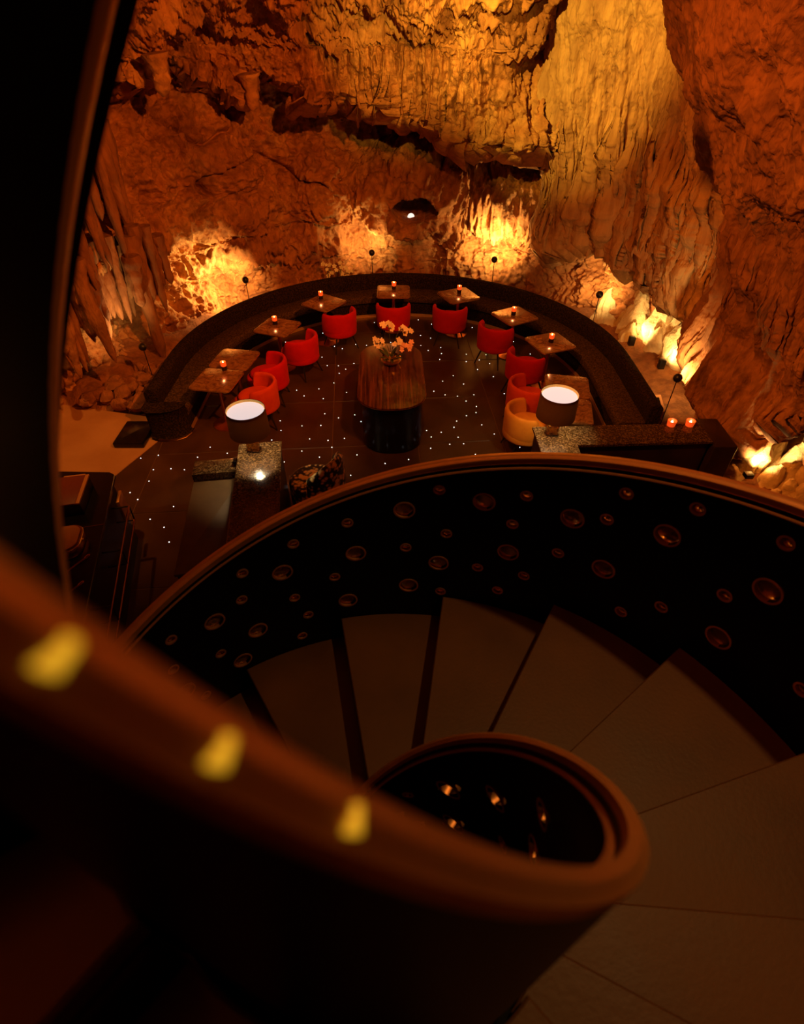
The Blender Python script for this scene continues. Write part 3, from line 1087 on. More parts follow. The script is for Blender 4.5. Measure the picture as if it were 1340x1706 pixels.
# treads
def tread(k):
    a1 = -0.05 + (k - 1) * DA            # nosing (downhill edge)
    a0 = a1 - DA - 0.03                 # rear edge
    z = 2.9926 - 0.18 * (k - 1)
    outl = []
    n = 10
    for i in range(n + 1):
        a = a0 + (a1 - a0) * i / n
        outl.append((SX + 1.588 * math.cos(a), SY + 1.588 * math.sin(a)))
    for i in range(n + 1):
        a = a1 + (a0 - a1) * i / n
        outl.append((IX + 0.358 * math.cos(a), IY + 0.358 * math.sin(a)))
    t = MB().slab(outl, z - 0.045, z, 0.005, 1).build('tread', M['tread'], stair)
    if k < 11:
        ra = a1 - 0.012
        p0 = Vector((IX + 0.36 * math.cos(ra), IY + 0.36 * math.sin(ra), 0))
        p1 = Vector((SX + 1.585 * math.cos(ra), SY + 1.585 * math.sin(ra), 0))
        sd = (p1 - p0).cross(Vector((0, 0, 1))).normalized() * 0.006
        q8 = [p + o_ + Vector((0, 0, zz_)) for zz_ in (z - 0.18, z - 0.045) for p in (p0, p1) for o_ in (-sd, sd)]
        MB().add(q8, [(0, 2, 3, 1), (4, 5, 7, 6), (0, 1, 5, 4), (2, 6, 7, 3), (0, 4, 6, 2), (1, 3, 7, 5)]).build('riser', M['panel'], t, smooth=False)
    bar = MB()
    for a, s in ((a1 - 0.003, -1),):
        p0 = Vector((IX + 0.37 * math.cos(a), IY + 0.37 * math.sin(a), z - 0.055))
        p1 = Vector((SX + 1.57 * math.cos(a), SY + 1.57 * math.sin(a), z - 0.055))
        bar.tube([p0, p1], 0, sec=[(-0.006, -0.008), (0.006, -0.008), (0.006, 0.008), (-0.006, 0.008)], up=(0, 0, 1))
    bar.build('nosing_bar', M['tread_side'], t)


for k in range(-11, 12):
    tread(k)
# closed soffit under the treads
sv, sf = [], []
na = 150
for i in range(na + 1):
    a = A_TOP + (A_BOT - A_TOP) * i / na
    for (cx, cy, r) in ((IX, IY, 0.345), (SX, SY, 1.60)):
        for zo in (-0.235, -0.255):
            sv.append((cx + r * math.cos(a), cy + r * math.sin(a), ZT(a) + zo))
for i in range(na):
    b, c = i * 4, i * 4 + 4
    sf += [(b, b + 2, c + 2, c), (b + 1, c + 1, c + 3, b + 3), (b, c, c + 1, b + 1), (b + 2, b + 3, c + 3, c + 2)]
MB().add(sv, sf).build('soffit', M['panel'], stair)

# ================================================================== CURVED BENCH
BC = (-0.05, 7.9)
bench = thing('banquette', 'long horseshoe bench in dark nubby fabric curving round the room', 'bench', (BC[0], BC[1], 0))


def bench_path(r):
    """horseshoe path at radius r, local to the bench centre, from left end to right end"""
    pts = []
    for i in range(5):
        t = i / 4
        pts.append((-r, -1.05 * (1 - t)))
    for i in range(1, 61):
        a = -PI / 2 + PI * i / 60
        pts.append((r * math.sin(a), r * math.cos(a)))
    for i in range(1, 6):
        pts.append((r, -1.45 * i / 5))
    return pts


NPTH = len(bench_path(1.0))


def bench_sweep(prof, i0, i1, gap=0.0):
    """prof: list of (radius, z); swept over path indices i0..i1"""
    mb = MB()
    n = len(prof)
    paths = [bench_path(r) for r, z in prof]
    vs, fs = [], []
    cols = list(range(i0, i1 + 1))
    for ci, i in enumerate(cols):
        for k, (r, z) in enumerate(prof):
            x, y = paths[k][i]
            vs.append((x, y, z))
    for ci in range(len(cols) - 1):
        for k in range(n):
            k2 = (k + 1) % n
            fs.append((ci * n + k, ci * n + k2, (ci + 1) * n + k2, (ci + 1) * n + k))
    fs.append(tuple(range(n))[::-1])
    fs.append(tuple((len(cols) - 1) * n + k for k in range(n)))
    return mb.add(vs, fs)


def rprof(r0, r1, z0, z1, b, n=4):
    out = []
    for cx, cz, a0 in ((r1 - b, z1 - b, 0), (r0 + b, z1 - b, 90), (r0 + b, z0 + b, 180), (r1 - b, z0 + b, 270)):
        for i in range(n + 1):
            a = math.radians(a0 + 90 * i / n)
            out.append((cx + b * math.cos(a), cz + b * math.sin(a)))
    return out


cuts = [0, 9, 17, 25, 31, 35, 41, 49, 57, NPTH - 1]
for i in range(len(cuts) - 1):
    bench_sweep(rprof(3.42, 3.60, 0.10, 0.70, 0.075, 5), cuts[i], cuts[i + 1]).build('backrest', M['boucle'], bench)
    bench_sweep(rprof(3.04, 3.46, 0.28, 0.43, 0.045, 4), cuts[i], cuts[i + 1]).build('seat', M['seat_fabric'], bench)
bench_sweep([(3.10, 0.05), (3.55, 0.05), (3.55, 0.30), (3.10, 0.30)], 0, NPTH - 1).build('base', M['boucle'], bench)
bench_sweep([(3.085, 0.0), (3.56, 0.0), (3.56, 0.055), (3.085, 0.055)], 0, NPTH - 1).build('plinth', M['brass_satin'], bench)
# rounded end cushion and its plinth at the left end
endp = [(-3.60, -1.05), (-3.06, -1.05), (-3.07, -1.10), (-3.12, -1.20), (-3.21, -1.26), (-3.33, -1.29), (-3.50, -1.29), (-3.57, -1.25), (-3.60, -1.18)]
MB().slab(endp, 0.055, 0.50, 0.03).build('end_cushion', M['boucle'], bench)
MB().slab(inset(endp, -0.012), 0.0, 0.055, 0.004, 1).build('plinth', M['brass_satin'], bench)
stepm = MB().box(-4.12, -3.685, 6.42, 7.0, 0.012, 0.10, 0.02).build('step', M['black_gloss'])
tag(stepm, 'low black step at the left end of the bench', 'step')

# ================================================================== DINING TABLES, CANDLES, CHAIRS
tb = thing('dining_table', '', 'table', (0, 0, 0), 0, 'square dining tables along the bench')
MB().slab(rrect(0.61, 0.61, 0.07, 5), 0.715, 0.745, 0.008, 2).build('table_top', M['table_wood'], tb)
MB().slab(rrect(0.614, 0.614, 0.072, 5), 0.722, 0.730, 0.001, 1).build('edge_band', M['brass'], tb)
MB().lathe([(0.10, 0.70), (0.10, 0.715)], 20).build('mounting_plate', M['leg'], tb)
MB().lathe([(0.028, 0.02), (0.028, 0.70)], 14).build('pedestal', M['copper'], tb)
MB().lathe([(0.21, 0.0), (0.21, 0.012), (0.17, 0.020), (0.06, 0.028), (0.03, 0.05)], 28).build('base_disc', M['copper'], tb)

TB = [  # x, y, rotation, label
    (-2.53, 7.70, -0.18, 'square wooden table, farther half of the joined pair by the left arm of the bench'),
    (-2.645, 7.075, -0.18, 'square wooden table, nearer half of the joined pair by the left arm of the bench'),
    (-2.07, 8.83, -0.35, 'square wooden table on the left between the joined pair and the next single'),
    (-1.40, 9.84, -0.62, 'square wooden table immediately left of the dark table at the back of the curve'),
    (-0.16, 10.36, 0.0, 'dark square table at the very back of the bench curve'),
    (1.04, 10.18, 0.42 - PI / 2 * 0, 'pale lit square table immediately right of the back of the curve'),
    (1.94, 9.28, 0.50, 'square wooden table on the right, between the pale lit one and the lower right one'),
    (2.35, 8.25, 0.37, 'square wooden table on the right beside the seat without a neighbouring lamp'),
    (2.32, 6.90, -0.18, 'square wooden table behind the right table lamp, farther half of a joined pair'),
    (2.205, 6.275, -0.18, 'square wooden table behind the right table lamp, nearer half of a joined pair'),
]
TB[7] = (2.35, 8.25, 0.37, 'square wooden table on the right just above the joined pair')
for i, (x, y, rz, lab) in enumerate(TB):
    o = tb if i == 0 else copy_tree(tb)
    o.location = (x, y, 0)
    o.rotation_euler.z = rz
    o['label'] = lab

cd = thing('candle', '', 'candle', (0, 0, 0), 0, 'votive candles on the dining tables')
MB().lathe([(0.036, 0.0), (0.040, 0.004), (0.040, 0.055), (0.034, 0.060)], 18).build('holder', M['holder'], cd)
MB().lathe([(0.034, 0.060), (0.041, 0.066), (0.042, 0.125), (0.036, 0.130), (0.035, 0.115)], 18, caps=False).build('glass_cup', M['candle_glass'], cd)
MB().lathe([(0.034, 0.070), (0.034, 0.100)], 16).build('wax', M['petal_white'], cd)
MB().lathe([(0.002, 0.100), (0.009, 0.112), (0.007, 0.124), (0.001, 0.140)], 8).build('flame', M['flame'], cd)
CDL = [(373, -2.47, 7.35, 'candle standing on the joined tables by the left arm of the bench'),
       (0, -2.12, 8.92, 'candle on the left table next to the joined pair'),
       (0, -1.47, 10.0, 'candle on the table left of the dark back table'),
       (0, -0.15, 10.46, 'candle on the dark table at the back of the curve'),
       (0, 1.06, 10.28, 'candle on the pale lit table right of the back of the curve'),
       (0, 1.92, 9.30, 'candle on the right table below the pale lit one'),
       (0, 2.36, 8.26, 'candle on the right table just above the joined pair')]
CDL[0] = (0, -2.60, 7.36, CDL[0][3])
for i, (_, x, y, lab) in enumerate(CDL):
    o = cd if i == 0 else copy_tree(cd)
    o.location = (x, y, 0.745)
    o['label'] = lab
    lamp('candle_light', 'POINT', (0, 0, 0.165), LP['candle'], (1.0, 0.30, 0.08), o, size=0.012)


def tub_chair(name, mat):
    t = thing(name, '', 'chair')
    # wrap-around shell of even height: back at -y, open at +y, dropping to the seat drum in front
    n = 36
    prof_n = 12
    vs, fs = [], []
    for i in range(n + 1):
        u = -1 + 2 * i / n
        a = u * math.radians(106)
        au_ = abs(u)
        top = 0.708 - 0.02 * au_ ** 2 - 0.14 * max(0.0, (au_ - 0.90) / 0.10) ** 2
        ro, ri = 0.315, 0.255
        zb_ = 0.275
        ring = [(ro - 0.05, zb_), (ro - 0.014, zb_ + 0.04), (ro, zb_ + 0.14), (ro + 0.004, top - 0.05), (ro - 0.006, top - 0.016), (ro - 0.018, top - 0.003), ((ro + ri) / 2, top), (ri + 0.018, top - 0.003), (ri + 0.006, top - 0.016), (ri, top - 0.05), (ri, zb_ + 0.16), (ri, zb_)]
        for r_, z in ring:
            vs.append((r_ * math.sin(a), -r_ * math.cos(a) * 0.98, z))
    for i in range(n):
        for k in range(prof_n):
            k2 = (k + 1) % prof_n
            fs.append((i * prof_n + k, i * prof_n + k2, (i + 1) * prof_n + k2, (i + 1) * prof_n + k))
    fs.append(tuple(range(prof_n))[::-1])
    fs.append(tuple(n * prof_n + k for k in range(prof_n)))
    MB().add(vs, fs).build('backrest', mat, t)
    base_ = []
    seat = []
    for i in range(32):
        a = 2 * PI * i / 32
        x, y = math.cos(a), math.sin(a)
        if y > 0:
            y *= 1.10
        base_.append((0.308 * x, 0.308 * y))
        seat.append((0.245 * x, 0.245 * y + 0.01))
    MB().slab(base_, 0.28, 0.44, 0.035, 3).build('seat_drum', mat, t)
    MB().slab(seat, 0.42, 0.505, 0.035, 3).build('seat_cushion', mat, t)
    MB().slab(inset(base_, 0.06), 0.262, 0.285, 0.004, 1).build('seat_base', M['leg'], t)
    for sx in (-1, 1):
        for sy in (-1, 1):
            MB().tube([(0.15 * sx, 0.15 * sy, 0.285), (0.235 * sx, 0.235 * sy, 0.0)], [0.017, 0.010], 8).build('leg', M['leg'], t)
    return t


CH = [  # x, y, rotation (0 faces +y), material, label
    (-2.08, 7.77, PI / 2 - 0.0, 'velvet', 'red velvet tub chair at the farther of the joined tables on the left'),
    (-2.12, 7.10, PI / 2 + 0.1, 'velvet_lit_orange', 'orange-lit tub chair partly hidden behind the left table lamp'),
    (-1.70, 8.62, 1.05, 'velvet', 'red velvet tub chair second from the left table lamp, turned to the left'),
    (-1.13, 9.62, 0.60, 'velvet', 'red velvet tub chair just left of the one at the back of the curve'),
    (-0.16, 9.93, 0.0, 'velvet', 'red velvet tub chair straight ahead at the back of the curve'),
    (0.87, 9.82, -0.22, 'velvet', 'red velvet tub chair at the pale lit table, dark splayed legs showing'),
    (1.61, 9.04, -0.62, 'velvet', 'red velvet tub chair on the right with the lit floor beside its legs'),
    (1.96, 8.02, -0.75, 'velvet', 'red velvet tub chair on the right just above the lamp-lit orange one'),
    (1.84, 7.08, -1.35, 'velvet_lit_orange', 'tub chair painted lamp-lit orange, on the right between red and yellow-lit ones'),
    (1.70, 6.38, -1.45, 'velvet_lit_yellow', 'tub chair painted lamp-lit yellow beside the right table lamp'),
]
protos = {}
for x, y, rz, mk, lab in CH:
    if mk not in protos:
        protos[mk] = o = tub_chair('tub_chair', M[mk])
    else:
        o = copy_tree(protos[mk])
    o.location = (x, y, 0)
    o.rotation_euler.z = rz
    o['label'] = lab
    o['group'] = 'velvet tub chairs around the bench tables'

# ================================================================== CENTRAL TABLE WITH ORCHIDS
def stadium(w, l, n=16):
    r = w / 2
    return [(r * math.cos(PI * i / n), l / 2 - r + r * math.sin(PI * i / n)) for i in range(n + 1)] + [(-r * math.cos(PI * i / n), -(l / 2 - r) - r * math.sin(PI * i / n)) for i in range(n + 1)]


def softstad(w, l, r, n=10):
    return rrect(w, l, r, n)


ct = thing('central_table', 'long oval-ended table with striped rosewood top on a black drum base', 'table', (-0.155, 7.20, 0), math.radians(1.5))
MB().slab(softstad(0.94, 1.90, 0.40), 0.745, 0.775, 0.006, 2).build('table_top', M['rosewood'], ct)
MB().slab(inset(softstad(0.94, 1.90, 0.40), -0.003), 0.750, 0.757, 0.0).build('edge_band', M['copper'], ct)
MB().slab(softstad(0.84, 1.80, 0.36), 0.03, 0.745, 0.0).build('drum_base', M['black_gloss'], ct)
MB().slab(softstad(0.80, 1.76, 0.34), 0.0, 0.03, 0.0).build('plinth', M['leg'], ct)

vz = thing('orchid_arrangement', 'bowl of pale and pink orchids on the central table', 'flowers', (-0.16, 7.50, 0.775))
MB().lathe([(0.06, 0.0), (0.12, 0.02), (0.15, 0.06), (0.145, 0.10), (0.13, 0.11), (0.12, 0.10), (0.11, 0.05), (0.03, 0.03)], 24).build('bowl', M['brass'], vz)


def leaf_mb(p, direction, ln, wd, mb, droop=0.3):
    d_ = Vector(direction).normalized()
    s = d_.cross(Vector((0, 0, 1)))
    if s.length < 1e-4:
        s = Vector((1, 0, 0))
    s.normalize()
    vs, fs = [], []
    n = 6
    for i in range(n + 1):
        t = i / n
        w_ = wd * math.sin(PI * (0.08 + 0.9 * t)) * 0.5
        c = Vector(p) + d_ * ln * t + Vector((0, 0, -droop * ln * t * t))
        up = Vector((0, 0, 0.15 * wd))
        vs += [c - s * w_ + up, c, c + s * w_ + up]
    for i in range(n):
        for k in range(2):
            fs.append((i * 3 + k, i * 3 + k + 1, i * 3 + k + 4, i * 3 + k + 3))
    mb.add(vs, fs)


for k in range(14):
    a = rs.uniform(0, 2 * PI)
    mb = MB()
    leaf_mb((0.05 * math.cos(a), 0.05 * math.sin(a), 0.08), (math.cos(a), math.sin(a), rs.uniform(0.3, 1.0)), rs.uniform(0.14, 0.24), 0.05, mb)
    mb.build('leaf', M['stem'], vz)


def blossom(c, nrm, r, mat, parent):
    mb = MB()
    nrm = Vector(nrm).normalized()
    u = nrm.orthogonal().normalized()
    v = nrm.cross(u)
    for i in range(5):
        a = 2 * PI * i / 5 + rs.uniform(-0.15, 0.15)
        e = u * math.cos(a) + v * math.sin(a)
        f = u * -math.sin(a) + v * math.cos(a)
        c0 = Vector(c)
        w_ = r * 0.55
        vs = [c0, c0 + e * r * 0.5 - f * w_ * 0.8 + nrm * r * 0.15, c0 + e * r - f * w_ * 0.3 + nrm * r * 0.1, c0 + e * r + f * w_ * 0.3 + nrm * r * 0.1, c0 + e * r * 0.5 + f * w_ * 0.8 + nrm * r * 0.15, c0 + e * r * 0.55 + nrm * r * 0.02]
        mb.add(vs, [(0, 1, 5), (1, 2, 5), (2, 3, 5), (3, 4, 5), (4, 0, 5)])
    mb.sphere(Vector(c) + nrm * r * 0.12, r * 0.16, 6, 4)
    return mb.build('blossom', mat, parent)


sprays = [((-0.18, 0.02, 0.33), 'petal', 9), ((-0.06, 0.16, 0.50), 'petal', 11), ((0.22, 0.14, 0.46), 'petal', 9), ((0.10, -0.02, 0.34), 'petal', 7), ((0.22, -0.06, 0.30), 'petal_pink', 9)]
for (ex, ey, ez), mk, nb in sprays:
    pts = []
    for i in range(9):
        t = i / 8
        pts.append((ex * t ** 1.3, ey * t ** 1.3, 0.08 + (ez - 0.08) * math.sin(t * PI * 0.62) / math.sin(PI * 0.62)))
    MB().tube(pts, 0.004, 6).build('stem', M['stem'], vz)
    for i in range(nb):
        q_ = (ex + rs.uniform(-0.085, 0.085), ey + rs.uniform(-0.06, 0.06), ez + rs.uniform(-0.055, 0.045))
        blossom(q_, (rs.uniform(-0.4, 0.4), -0.8, rs.uniform(0.3, 0.9)), rs.uniform(0.032, 0.045), M[mk], vz)

# ================================================================== TABLE LAMPS
def table_lamp(loc, label):
    t = thing('table_lamp', label, 'lamp', loc, 0, 'drum table lamps on the granite counters')
    n = 36
    z0, z1, r0, r1 = 0.24, 0.53, 0.215, 0.205
    MB().lathe([(r0, z0), (r0 + 0.004, z0), (r1 + 0.004, z1), (r1, z1)], n, caps=False).build('shade', M['shade_out'], t)
    MB().lathe([(r1 - 0.002, z1 - 0.030), (r1 - 0.001, z1 - 0.001)], n, caps=False).build('shade_lining', M['shade_in'], t)
    MB().lathe([(0.195, z1 - 0.035), (0.195, z1 - 0.028)], n).build('diffuser', M['diffuser'], t)
    MB().slab(rrect(0.13, 0.09, 0.015, 3), 0.012, 0.14, 0.004, 1).build('glass_base', M['amber_glass'], t)
    MB().slab(rrect(0.15, 0.11, 0.015, 3), 0.0, 0.012, 0.002, 1).build('foot', M['holder'], t)
    MB().lathe([(0.012, 0.135), (0.012, 0.33)], 10).build('stem', M['brass'], t)
    MB().sphere((0, 0, 0.35), 0.030, 12, 8).build('bulb', M['bulb'], t)
    lamp('lamp_light', 'POINT', (0, 0, 0.41), LP['lamp'], (1.0, 0.74, 0.36), t, size=0.03)
    return t


table_lamp((-1.665, 5.04, 1.0), 'glowing drum lamp on the left granite counter beside the speckled armchair')
table_lamp((1.745, 5.36, 1.0), 'glowing drum lamp on the right granite counter beside the yellow-lit chair')

# ================================================================== COUNTERS
lc = thing('granite_counter', 'narrow dark counter with speckled granite top under the left lamp', 'counter', (-1.62, 5.18, 0), math.radians(8))
MB().slab([(-0.24, -2.6), (0.24, -2.6), (0.24, 0.0), (-0.24, 0.0)], 0.965, 1.0, 0.004, 1).build('worktop', M['granite'], lc)
MB().slab([(-0.21, -2.58), (0.22, -2.58), (0.22, -0.02), (-0.21, -0.02)], 0.06, 0.965, 0.0).build('body', M['cabinet'], lc)
MB().slab([(-0.18, -2.55), (0.19, -2.55), (0.19, -0.05), (-0.18, -0.05)], 0.0, 0.06, 0.0).build('plinth', M['leg'], lc)

hd = thing('service_desk', 'low matte desk with a small granite upstand left of the lamp counter', 'desk', (-1.96, 5.10, 0), math.radians(8))
MB().box(-0.44, 0.10, -1.6, -0.20, 0.66, 0.70, 0.006).build('desk_top', M['matte_top'], hd)
MB().box(-0.44, 0.10, -0.20, 0.06, 0.66, 0.80, 0.012).build('upstand', M['granite'], hd)
MB().box(-0.42, 0.08, -1.58, 0.04, 0.0, 0.66).build('body', M['cabinet'], hd)
MB().box(0.02, 0.10, -0.12, -0.02, 0.80, 0.87, 0.01).build('card_reader', M['black_gloss'], hd)

rc = thing('granite_counter', 'L-shaped dark counter with speckled granite top under the right lamp', 'counter', (1.55, 5.50, 0), 0)
MB().slab([(0.0, 0.0), (0.02, -1.6), (0.45, -1.6), (0.45, -0.37), (2.02, -0.30), (2.02, 0.08)], 0.965, 1.0, 0.004, 1).build('worktop', M['granite'], rc)
MB().slab([(0.03, -0.03), (0.05, -1.57), (0.42, -1.57), (0.42, -0.34), (2.0, -0.27), (2.0, 0.05)], 0.05, 0.965, 0.0).build('body', M['cabinet'], rc)
MB().slab([(0.5, -1.2), (1.0, -1.2), (1.0, -0.6), (0.5, -0.6)], 0.66, 0.70, 0.004, 1).build('inner_shelf', M['matte_top'], rc)
MB().slab([(0.5, -1.2), (1.0, -1.2), (1.0, -0.6), (0.5, -0.6)], 0.0, 0.66, 0.0).build('shelf_body', M['cabinet'], rc)
blk = MB().box(3.58, 3.86, 5.15, 5.75, 0.0, 0.96, 0.02).build('side_cabinet', M['cabinet'])
tag(blk, 'black cabinet closing the right end of the granite counter', 'cabinet')
for k, (x, y) in enumerate(((3.20, 5.66), (3.42, 5.66))):
    t = thing('tea_light', ['red tea light cup, left of two on the counter end', 'red tea light cup, right of two on the counter end'][k], 'candle', (x, y - 0.13, 1.0), 0, 'red tea lights on the right counter')
    MB().lathe([(0.045, 0.0), (0.055, 0.07), (0.050, 0.07), (0.040, 0.01)], 16).build('cup', M['candle_glass'], t)
    MB().lathe([(0.012, 0.03), (0.014, 0.05), (0.003, 0.07)], 8).build('flame', M['flame'], t)

# ------------------------------------------------------------------ speckled armchair
ac = thing('patterned_armchair', 'black and gold speckled tub armchair beside the left counter', 'armchair', (-1.02, 5.16, 0), math.radians(62))
vs, fs = [], []
n = 30
ring_n = 10
for i in range(n + 1):
    u = -1 + 2 * i / n
    a = u * math.radians(75)
    top = 0.90 - 0.20 * abs(u) ** 2
    ro, ri = 0.33, 0.25
    ring = [(ro, 0.30), (ro + 0.01, 0.5), (ro, top - 0.06), (ro - 0.02, top - 0.015), ((ro + ri) / 2, top), (ri + 0.02, top - 0.015), (ri, top - 0.06), (ri, 0.40), (ri, 0.30), ((ro + ri) / 2, 0.28)]
    for r, z in ring:
        vs.append((r * math.sin(a), -r * math.cos(a), z))
for i in range(n):
    for k in range(ring_n):
        k2 = (k + 1) % ring_n
        fs.append((i * ring_n + k, i * ring_n + k2, (i + 1) * ring_n + k2, (i + 1) * ring_n + k))
fs.append(tuple(range(ring_n))[::-1])
fs.append(tuple(n * ring_n + k for k in range(ring_n)))
MB().add(vs, fs).build('backrest', M['speckle'], ac)
MB().slab([(0.31 * math.cos(2 * PI * i / 28), 0.31 * math.sin(2 * PI * i / 28) * 1.05 + 0.03) for i in range(28)], 0.12, 0.48, 0.05, 4).build('seat', M['speckle'], ac)
MB().lathe([(0.24, 0.0), (0.24, 0.12)], 20).build('base', M['leg'], ac)

# ================================================================== SERVING STATION ON THE LEFT
AN = math.radians(14.0)
ss = thing('serving_station', 'dark serving counter with pans and boxes at the far left', 'counter', (-3.12, 4.72, 0), AN)
MB().slab([(-1.3, -2.6), (0.0, -2.6), (0.0, -0.06), (-0.06, 0.0), (-0.60, 0.15), (-1.3, 0.15)], 0.91, 0.95, 0.006, 1).build('worktop', M['black_gloss'], ss)
MB().slab([(-1.27, -2.57), (-0.05, -2.57), (-0.05, -0.08), (-0.60, 0.10), (-1.27, 0.10)], 0.0, 0.91, 0.0).build('body', M['cabinet'], ss)
MB().box(-1.28, -0.001, -0.86, -0.855, 0.950, 0.953).build('seam_strip', M['steel'], ss)
for z in (0.62, 0.80):
    MB().tube([(0.14, -2.5, z), (0.14, -0.45, z)], 0.013, 8).build('side_rail', M['steel'], ss)
for y in (-0.45, -1.1, -1.8):
    MB().tube([(-0.04, y, 0.80), (0.14, y, 0.80), (0.14, y - 0.02, 0.62), (-0.04, y - 0.02, 0.62)], 0.010, 8).build('rail_bracket', M['leg'], ss)
MB().box(0.02, 0.05, -0.42, -0.22, 0.55, 0.85, 0.004).build('door_handle', M['bronze'], ss)


def on_station(x, y, z=0.95):
    c, s = math.cos(AN), math.sin(AN)
    return (-3.12 + c * x - s * y, 4.72 + s * x + c * y, z)


bxo = thing('lidded_box', 'dark red lidded box with a pale wooden edge on the serving counter', 'box', on_station(-0.40, -0.40), AN - 0.05)
MB().box(-0.26, 0.20, -0.24, 0.20, 0.0, 0.13, 0.008).build('body', M['cabinet'], bxo)
MB().box(-0.27, 0.17, -0.25, 0.21, 0.13, 0.15, 0.006).build('lid', M['leather_red'], bxo)
MB().box(0.17, 0.205, -0.25, 0.21, 0.13, 0.152, 0.003).build('wood_edge', M['wood_strip'], bxo)
MB().box(-0.05, 0.16, 0.215, 0.24, 0.12, 0.14, 0.003).build('hinge_strip', M['wood_strip'], bxo)

tu = thing('warming_dish', 'rounded dish with a tan lid on the serving counter below the box', 'dish', on_station(-0.39, -1.10), AN - 0.03)
MB().slab(rrect(0.52, 0.36, 0.12, 6), 0.0, 0.09, 0.02, 2).build('dish', M['copper'], tu)
MB().slab(rrect(0.53, 0.37, 0.12, 6), 0.09, 0.105, 0.004, 1).build('rim', M['steel'], tu)
MB().slab(rrect(0.48, 0.32, 0.10, 6), 0.105, 0.125, 0.008, 2).build('lid', M['tan_lid'], tu)
MB().sphere((0.265, -0.02, 0.085), 0.016, 8, 6).build('latch', M['brass'], tu)

pan = thing('sauce_pan', '', 'pan', (0, 0, 0), 0, 'small handled pans on the serving counter')
MB().lathe([(0.085, 0.0), (0.10, 0.012), (0.105, 0.055), (0.100, 0.055), (0.095, 0.016), (0.02, 0.010)], 24).build('bowl', M['pan_in'], pan)
MB().tube([(0.105 * math.cos(2 * PI * i / 24), 0.105 * math.sin(2 * PI * i / 24), 0.056) for i in range(24)], 0.0035, 6, closed=True).build('rim', M['copper'], pan)
hn = MB()
hn.tube([(0.10, 0, 0.05), (0.20, 0, 0.085), (0.27, 0, 0.105)], 0.0065, 8)
hn.tube([(0.27 + 0.024 + 0.024 * math.cos(2 * PI * i / 14), 0.011 * math.sin(2 * PI * i / 14), 0.105 + 0.012 + 0.008 * math.cos(2 * PI * i / 14)) for i in range(14)], 0.0045, 6, closed=True)
hn.build('handle', M['copper'], pan)
PN = [(-0.30, -1.52, 'right'), (-0.30, -1.84, 'right'), (-0.36, -2.16, 'right'), (-0.66, -1.55, 'left'), (-0.66, -1.86, 'left'), (-0.40, -2.42, 'nearest')]
PL = ['copper-handled pan in the row nearest the rounded dish, at its right', 'copper-handled pan in the middle of the right row', 'copper-handled pan at the near end of the right row', 'copper-handled pan nearest the rounded dish, at its left', 'copper-handled pan in the left row behind the bronze trim', 'copper-handled pan closest to the blurred handrail']
for i, (x, y, _) in enumerate(PN):
    o = pan if i == 0 else copy_tree(pan)
    o.location = on_station(x, y, 0.95)
    o.rotation_euler.z = math.radians(38)
    o['label'] = PL[i]

# ================================================================== UPLIGHTS ON STANDS BEHIND THE BENCH
def stand(x, y, h, tgt, label, power, spot=150, color=WARM):
    t = thing('uplight', label, 'spotlight', (x, y, 0.0), 0, 'ball uplights on thin stands behind the bench')
    MB().lathe([(0.07, 0.0), (0.07, 0.015)], 14).build('foot', M['spot_body'], t)
    MB().tube([(0, 0, 0.015), (0.0, 0.0, h - 0.05)], 0.007, 8).build('pole', M['spot_body'], t)
    MB().sphere((0, 0, h), 0.062, 14, 10).build('head', M['spot_body'], t)
    d_ = (Vector(tgt) - Vector((x, y, h))).normalized()
    p = d_ * 0.075 + Vector((0, 0, h))
    l = lamp('uplight_beam', 'SPOT', p, power, color, t, size=0.03, spot=spot, blend=0.9)
    l.rotation_euler = d_.to_track_quat('-Z', 'Y').to_euler()
    return t


S0 = LP['stand']
stand(-4.10, 8.18, 0.70, (-4.9, 8.6, 1.3), 'ball uplight on a thin stand among the left stalactites', S0 * 0.22)
stand(-2.95, 10.60, 0.86, (-3.85, 11.2, 0.55), 'ball uplight on a thin stand behind the left sweep of the bench', S0 * 1.0)
stand(-0.62, 11.92, 0.93, (-0.9, 13.0, 1.2), 'ball uplight on a thin stand left of the boulder foot', S0 * 0.3)
stand(1.83, 11.42, 0.96, (2.0, 12.6, 1.3), 'ball uplight on a thin stand right of the boulder', S0 * 0.9)
stand(3.48, 9.74, 0.92, (4.1, 11.2, 0.75), 'ball uplight on a thin stand below the flowstone curtain', S0 * 0.6, 90)
stand(3.80, 6.84, 0.90, (4.7, 8.4, 0.8), 'ball uplight on a thin stand behind the right end of the bench', S0 * 0.35)


# lamp glowing inside the opening in the boulder
hl = thing('cave_lamp', 'round white lamp glowing inside the opening in the boulder', 'lamp', (0.19, 12.75, 1.38))
MB().sphere((0, 0, 0), 0.075, 14, 10).build('globe', pmat('white_globe', (1, 1, 1), emis=(1, 0.95, 0.85), es=0.5), hl)
MB().tube([(0, 0.05, -0.05), (0, 0.3, -0.3)], 0.012, 8).build('bracket', M['spot_body'], hl)


